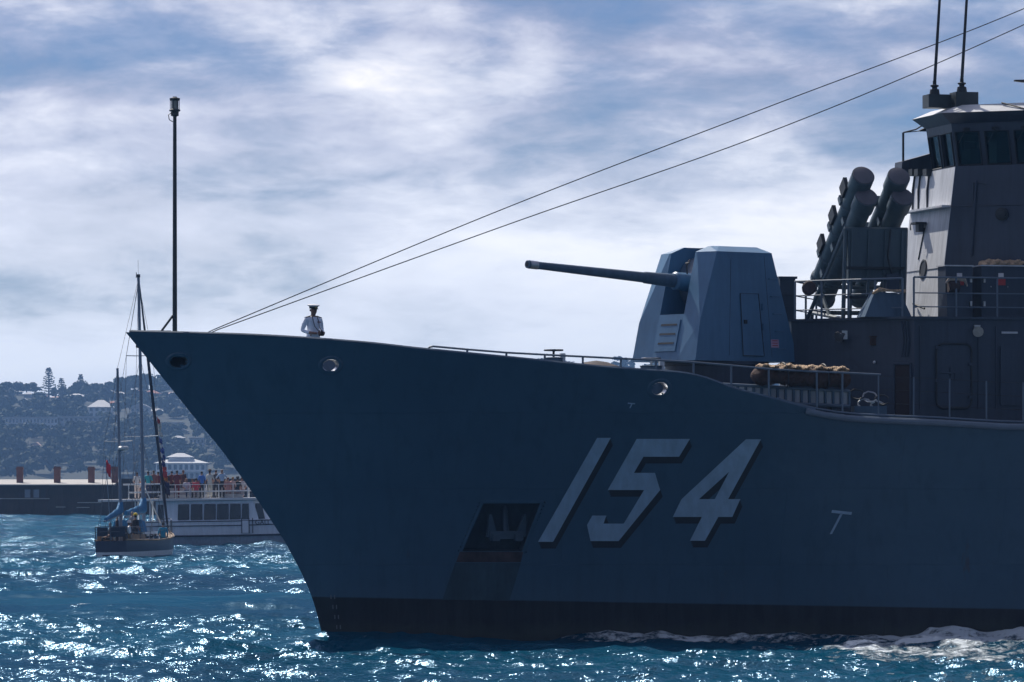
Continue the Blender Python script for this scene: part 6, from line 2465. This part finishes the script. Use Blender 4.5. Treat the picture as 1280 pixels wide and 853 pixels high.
    def cover(name, x0, x1, z0, z1, r, up):
        mb = MB()
        m_, nn = 14, 12
        for i in range(m_ + 1):
            f = i / m_
            rr_ = r * (1 - .55 * f) * (1 + .1 * math.sin(f * 21))
            for j in range(nn):
                t = 2 * math.pi * j / nn
                zz = z0 + (z1 - z0) * f + (math.sin(t) * rr_ * 1.35 if math.sin(t) > 0 else math.sin(t) * rr_ * .8) + (up * math.exp(-f * 12) if math.sin(t) > .3 else 0)
                mb.v.append((x0 + (x1 - x0) * f, math.cos(t) * rr_ * .8, zz))
        for i in range(m_):
            for j in range(nn):
                j2 = (j + 1) % nn
                mb.f.append((i * nn + j, i * nn + j2, (i + 1) * nn + j2, (i + 1) * nn + j))
                mb.m.append(0)
        mb.f += [tuple(range(nn)), tuple(range(m_ * nn, (m_ + 1) * nn))]
        mb.m += [0, 0]
        mb.build(name, M_KCOV, k)
    cover('main_sail_cover', xm + .05, 2.9, 2.52, 2.34, .23, .42)
    cover('mizzen_sail_cover', xz + .05, -.9, 2.48, 2.05, .19, .3)
    # standing rigging
    bow = (11.15, 0, 1.4)
    wires = [((xm, 0, Hm - .1), (xz, 0, Hz)), ((xz, 0, Hz), (-.1, 0, 1.0))]
    for sg in (-1, 1):
        wires += [((xm, 0, Hm - .3), (xm - .1, sg * .72, 10.63)), ((xm - .1, sg * .72, 10.63), (xm - .1, sg * .92, 6.38)), ((xm - .1, sg * .92, 6.38), (xm - .2, sg * 1.22, .95)),
                  ((xm, 0, 10.5), (xm - .1, sg * .92, 6.38)), ((xm, 0, 6.3), (xm + .6, sg * 1.18, .95)), ((xm, 0, 6.3), (xm - 1.0, sg * 1.22, .95)),
                  ((xz, 0, Hz - .1), (xz - .1, sg * .75, 6.08)), ((xz - .1, sg * .75, 6.08), (xz - .1, sg * 1.12, .95)), ((xz, 0, 6.0), (xz + .7, sg * 1.16, .95)), ((xm, 0, Hm - .2), (.6, sg * .95, 1.0))]
    for a, b in wires:
        MB().tube([a, b], .011, 4).build('rigging', M_RIG, k)
    # furled headsail and the signal flags bundled on the forestay
    a, b = Vector((xm + .1, 0, Hm - .15)), Vector(bow)
    pts, rr_ = [], []
    for i in range(26):
        f = i / 25
        pts.append(a.lerp(b, f) + Vector((0, 0, -.12 * math.sin(math.pi * f))))
        rr_.append(.03 + .05 * min(1, f * 3) * (1 - .6 * max(0, f - .85) / .15))
    MB().tube(pts, rr_, 9).build('furled_headsail', M_KSAIL, k)
    rng = random.Random(12)
    fl = [(.555, (.78, .76, .72)), (.575, (.80, .78, .74)), (.60, (.7, .68, .68)), (.545, (.4, .05, .06)), (.625, (.05, .08, .3)), (.645, (.75, .75, .76)), (.66, (.05, .10, .38)), (.675, (.75, .75, .78)), (.69, (.04, .06, .25)), (.715, (.03, .05, .2)), (.735, (.55, .06, .06)), (.755, (.5, .05, .06)), (.775, (.55, .2, .05)), (.80, (.04, .05, .12)), (.825, (.05, .05, .1))]
    for f, c in fl:
        p = a.lerp(b, f)
        m = MB()
        w = rng.uniform(.16, .30)
        hgt = rng.uniform(.22, .40)
        d = Vector((rng.uniform(-.3, .3), -1, 0)).normalized()
        g = []
        for i in range(5):
            for j in range(3):
                q = p + d * (w * i / 4 * (-1 if rng.random() < .0 else 1)) + Vector((.06 * math.sin(i * 1.9 + j), 0, -hgt * j / 2 - .16 * (i / 4) ** 1.5 + .03 * math.sin(i * 2.5)))
                q.y -= .09
                g.append(q)
        m.add(g, [(i * 3 + j, (i + 1) * 3 + j, (i + 1) * 3 + j + 1, i * 3 + j + 1) for i in range(4) for j in range(2)])
        ob = m.build('signal_flag', cloth(c), k, smooth=60)
        sd_ = ob.modifiers.new('thick', 'SOLIDIFY')
        sd_.thickness = .006
    # red ensign hanging on its staff at the stern, stern staff
    MB().tube([(.1, -.0, 1.0), (-.3, .1, 5.3)], .02, 6).build('flag_staff', M_KMAST, k)
    m = MB()
    g = []
    for i in range(7):
        for j in range(4):
            g.append(Vector((-.26 - .02 * i, .06 - .045 * i + .03 * math.sin(j), 5.1 - .22 * j - .06 * i + .05 * math.sin(i * 1.7))))
    m.add(g, [(i * 4 + j, (i + 1) * 4 + j, (i + 1) * 4 + j + 1, i * 4 + j + 1) for i in range(6) for j in range(3)])
    ob = m.build('ensign', cloth((.62, .02, .04)), k, smooth=60)
    ob.modifiers.new('thick', 'SOLIDIFY').thickness = .008
    MB().lathe((.3, -.86, 1.5), (0, -1, 0), [(0, .12), (0, .2), (.06, .22), (.1, .18), (.08, .12)], 14).build('life_ring', M_KWHITE, k)
    MB().tube([(xm + .1, -.1, 3.6), (8.2, -.4, 1.8)], .035, 6).build('whisker_pole', M_KWHITE, k)
    for x, y, z, sx, sy, sz, c in ((.55, -.62, 1.12, .3, .25, .36, (.05, .05, .06)), (.95, -.72, 1.1, .35, .22, .32, (.40, .30, .12)), (1.5, .5, 1.25, .5, .3, .5, (.03, .03, .035)), (8.6, .2, 1.2, .7, .5, .25, (.6, .52, .45)), (5.2, -.98, 1.02, .9, .2, .22, (.05, .12, .2)), (6.9, .9, 1.1, .5, .2, .3, (.55, .5, .45))):
        MB().box((x, y, z), (sx, sy, sz), rz=.2).build('deck_gear', cloth(c), k)
    tag(k, 'small blue and white two-masted ketch with blue sail covers, seen from astern', 'sailboat')
    # crew in the cockpit
    def kw(x, y, z):
        return k.matrix_basis @ Vector((x, y, z))
    gp = 'crew aboard the ketch'
    K = (.02, .022, .03)
    crew = [(2.5, -.6, .55, 60, 'stand', K, K, 'dark', 'dark-clad ketch sailor wearing a yellow cap', ((.75, .55, .05), .03)),
            (2.2, .3, .55, 10, 'stand', (.06, .06, .07), K, 'dark', 'ketch sailor in a white cap under the main boom', ((.75, .75, .75), .03)),
            (1.3, -.6, .62, 120, 'sit', (.05, .05, .06), K, 'brown', 'seated ketch sailor below the mizzen sail cover', ((.7, .7, .7), .03)),
            (.6, .2, .62, 200, 'sit', (.05, .04, .04), K, 'dark', 'seated dark-clad ketch sailor at the stern rail', None),
            (3.0, -.3, .7, 150, 'stand', (.45, .45, .48), (.1, .1, .12), 'grey', 'ketch sailor in pale grey leaning by the spray hood', None),
            (6.6, -.95, .55, 100, 'sit', (.03, .34, .52), (.04, .2, .3), 'dark', 'ketch sailor in turquoise jacket sitting on the foredeck', None)]
    for x, y, z, rz, kind, top, bot, hair, lab, hat in crew:
        person(kw(x, y, z), ang + R(rz), kind, top, bot, hair, lab, gp, 1.0, hat)


build_ketch()

# ------------------------------------------------------------------ the officer on the forecastle


def build_officer():
    y = -1.0
    x, _ = ship_at(391.5, 420, y)
    zd = z_deck(x)
    cap_z = ship_at(391, 380.5, y)[1]
    H = cap_z - zd
    k = H / 1.80
    W = ship_world(x, y, zd)
    J = {'pel': ((0, 0, .96), (.155, .115)), 'wai': ((0, 0, 1.10), (.150, .115)), 'che': ((0, -.01, 1.30), (.180, .125)), 'chu': ((0, 0, 1.40), (.165, .105)),
         'nk0': ((0, .01, 1.48), .065), 'nk': ((0, .0, 1.53), .054), 'h0': ((0, -.02, 1.585), (.062, .075)), 'h1': ((0, -.012, 1.655), (.076, .095)), 'h2': ((0, .0, 1.73), (.07, .085)),
         'nose0': ((0, -.088, 1.635), .016), 'nose': ((0, -.112, 1.622), .011)}
    E = [('pel', 'wai', TOP), ('wai', 'che', TOP), ('che', 'chu', TOP), ('chu', 'nk0', TOP), ('nk0', 'nk', SKIN), ('nk', 'h0', SKIN), ('h0', 'h1', SKIN), ('h1', 'h2', HAIR), ('h1', 'nose0', SKIN), ('nose0', 'nose', SKIN)]
    for s, n in ((1, 'l'), (-1, 'r')):
        J['s' + n] = ((s * .185, 0, 1.405), .070)
        J['u' + n] = ((s * .235, .03, 1.27), .062)
        J['e' + n] = ((s * .275, .05, 1.12), .050)
        J['f' + n] = ((s * .20, -.13, 1.06), .042)
        J['w' + n] = ((s * .115, -.245, 1.045), .032)
        J['b' + n] = ((s * .085, -.295, 1.045), (.040, .026))
        E += [('chu', 's' + n, TOP), ('s' + n, 'u' + n, TOP), ('u' + n, 'e' + n, TOP), ('e' + n, 'f' + n, TOP), ('f' + n, 'w' + n, SKIN), ('w' + n, 'b' + n, SKIN)]
        J['p' + n], J['k' + n], J['a' + n], J['t' + n] = ((s * .095, 0, .88), .098), ((s * .10, -.01, .50), .068), ((s * .10, .02, .09), .048), ((s * .12, -.14, .045), .042)
        E += [('pel', 'p' + n, BOT), ('p' + n, 'k' + n, BOT), ('k' + n, 'a' + n, BOT), ('a' + n, 't' + n, HAIR)]
    me, tags = skin_mesh('officer', J, E, 'pel', 2)
    for p, t in zip(me.polygons, tags):
        c = p.center
        if t in (SKIN, HAIR) and c.z > 1.63:
            t = HAIR if (c.y > .005 or c.z > 1.715) else SKIN
        p.material_index = t
    # fingers: four unequal curled fingers and a thumb per hand, rooted in the palm
    bm = bmesh.new()
    bm.from_mesh(me)
    for s in (1, -1):
        fj, fe = {}, []
        base = Vector((s * .085, -.30, 1.045))
        for i, (ln, dz) in enumerate(((.040, .030), (.046, .010), (.043, -.010), (.034, -.029))):
            r0 = base + Vector((s * .004, -.015, dz))
            p1 = r0 + Vector((-s * .012, -ln * .9, .002))
            p2 = p1 + Vector((-s * .026, -ln * .28, -.002))
            p3 = p2 + Vector((-s * .022, ln * .25, -.002))
            for q, (pt, rad) in enumerate(((r0, .0098), (p1, .0092), (p2, .0086), (p3, .0075))):
                fj[(i, q)] = (tuple(pt), rad)
            fe += [((i, q), (i, q + 1), SKIN) for q in range(3)]
        th0 = base + Vector((-s * .012, .012, .022))
        for q, (pt, rad) in enumerate(((th0, .012), (th0 + Vector((-s * .020, -.022, .022)), .0105), (th0 + Vector((-s * .034, -.046, .028)), .009))):
            fj[(9, q)] = (tuple(pt), rad)
        fe += [((9, 0), (9, 1), SKIN), ((9, 1), (9, 2), SKIN)]
        for ch in [[(i, q) for q in range(4)] for i in range(4)] + [[(9, q) for q in range(3)]]:
            sub = {c: fj[c] for c in ch}
            m2, _ = skin_mesh('finger', sub, [(a, b, SKIN) for a, b in zip(ch, ch[1:])], ch[0], 1)
            bm.from_mesh(m2)
            bpy.data.meshes.remove(m2)
    # ears
    bm.to_mesh(me)
    bm.free()
    skin = mat('tanned_skin', (0.22, 0.12, 0.085), 0.55, var=0.1)
    shirt = mat('white_uniform', (0.78, 0.83, 0.94), 0.8, var=0.06, vscale=9, bump=.25, bscale=12)
    idx = [p.material_index for p in me.polygons]
    me.materials.clear()
    for m in (skin, shirt, shirt, mat('dark_hair', (0.016, 0.013, 0.012), 0.6)):
        me.materials.append(m)
    me.polygons.foreach_set('material_index', idx)
    o = bpy.data.objects.new('person', me)
    COL.objects.link(o)
    o.location = W
    rz = SA * 0 + R(38)
    o.rotation_euler = (0, 0, rz)
    o.scale = (k * 1.13, k * 1.08, k)
    for p in me.polygons:
        p.use_smooth = True
    blk = mat('black_cloth', (0.012, 0.012, 0.016), 0.7)
    wht = mat('cap_white', (0.72, 0.72, 0.74), 0.7)
    # peaked cap: dark band, white crown tilted back, black peak
    cap = MB().lathe((0, -.01, 1.685), (0, -.06, 1), [(0, .098), (.055, .102)], 20).build('cap_band', blk, o)
    MB().lathe((0, -.01, 1.738), (0, -.10, 1), [(0, .100), (.022, .140), (.040, .143), (.056, .120), (.064, .05), (.066, .004)], 24).build('cap_crown', wht, o)
    m = MB()
    for i in range(9):
        t = R(-150 + 120 * i / 8)
        m.v += [(.10 * math.cos(t), -.01 + .102 * math.sin(t), 1.692), (.088 * math.cos(t), -.02 + .165 * math.sin(t), 1.668)]
    for i in range(8):
        m.f.append((2 * i, 2 * i + 1, 2 * i + 3, 2 * i + 2))
        m.m.append(0)
    pk = m.build('cap_peak', blk, o, smooth=60)
    pk.modifiers.new('thick', 'SOLIDIFY').thickness = .006
    MB().box((0, -.113, 1.716), (.045, .012, .04)).build('cap_badge', mat('gold_badge', (.45, .32, .10), .4, metal=.6), o)
    for s in (1, -1):
        MB().box((s * .155, 0, 1.476), (.14, .065, .018), M=Matrix.Rotation(s * R(18), 3, 'Y')).build('epaulette', blk, o)
        MB().ball((s * .080, .005, 1.645), (.014, .022, .034), 8, 6).build('ear', skin, o)
        MB().ball((s * .030, -.096, 1.662), (.012, .008, .007), 8, 6).build('eye', blk, o)
    MB().box((0, -.098, 1.588), (.045, .012, .007)).build('mouth', mat('lips', (0.16, 0.06, 0.05), .6), o)
    MB().lathe((0, 0, 1.015), (0, 0, 1), [(0, .158), (.04, .158)], 20).build('belt', wht, o)
    MB().box((.085, -.118, 1.34), (.09, .012, .022)).build('medal_ribbon', mat('ribbon', (.25, .05, .08), .7), o)
    tag(o, 'officer in white uniform and peaked cap looking out over the bow bulwark', 'person')
    # binoculars held at the waist, strap round the neck
    b = empty('binoculars', W, rz)
    b.scale = (k, k, k)
    for s in (1, -1):
        MB().lathe((s * .038, -.345, 1.045), (0, -.35, -1), [(-.075, .024), (-.05, .028), (-.02, .028), (.0, .034), (.06, .040), (.065, .034)], 14).build('barrel', blk, b)
    MB().box((0, -.345, 1.05), (.05, .03, .06)).build('bridge_piece', blk, b)
    for s in (1, -1):
        MB().tube([(s * .045, -.33, 1.08), (s * .07, -.17, 1.22), (s * .085, -.125, 1.36), (s * .075, -.06, 1.49), (s * .03, .06, 1.52)], .009, 6).build('strap', blk, b)
    tag(b, 'black binoculars on a neck strap held by the officer at the bow', 'binoculars')


build_officer()

# ------------------------------------------------------------------ sea haze
def build_haze():
    m = bpy.data.materials.new('sea_haze')
    m.use_nodes = True
    nt = m.node_tree
    nt.nodes.clear()
    out = N(nt, 'ShaderNodeOutputMaterial')
    pv = N(nt, 'ShaderNodeVolumePrincipled')
    pv.inputs['Color'].default_value = (0.28, 0.52, 0.95, 1)
    pv.inputs['Density'].default_value = 0.00017
    pv.inputs['Anisotropy'].default_value = 0.1
    nt.links.new(pv.outputs[0], out.inputs['Volume'])
    MBz = MB().box((0, 2150, 43), (5000, 4600, 92))
    o = MBz.build('haze', m, smooth=0)
    tag(o, 'thin blue sea haze over the harbour', 'haze', kind='stuff')


build_haze()
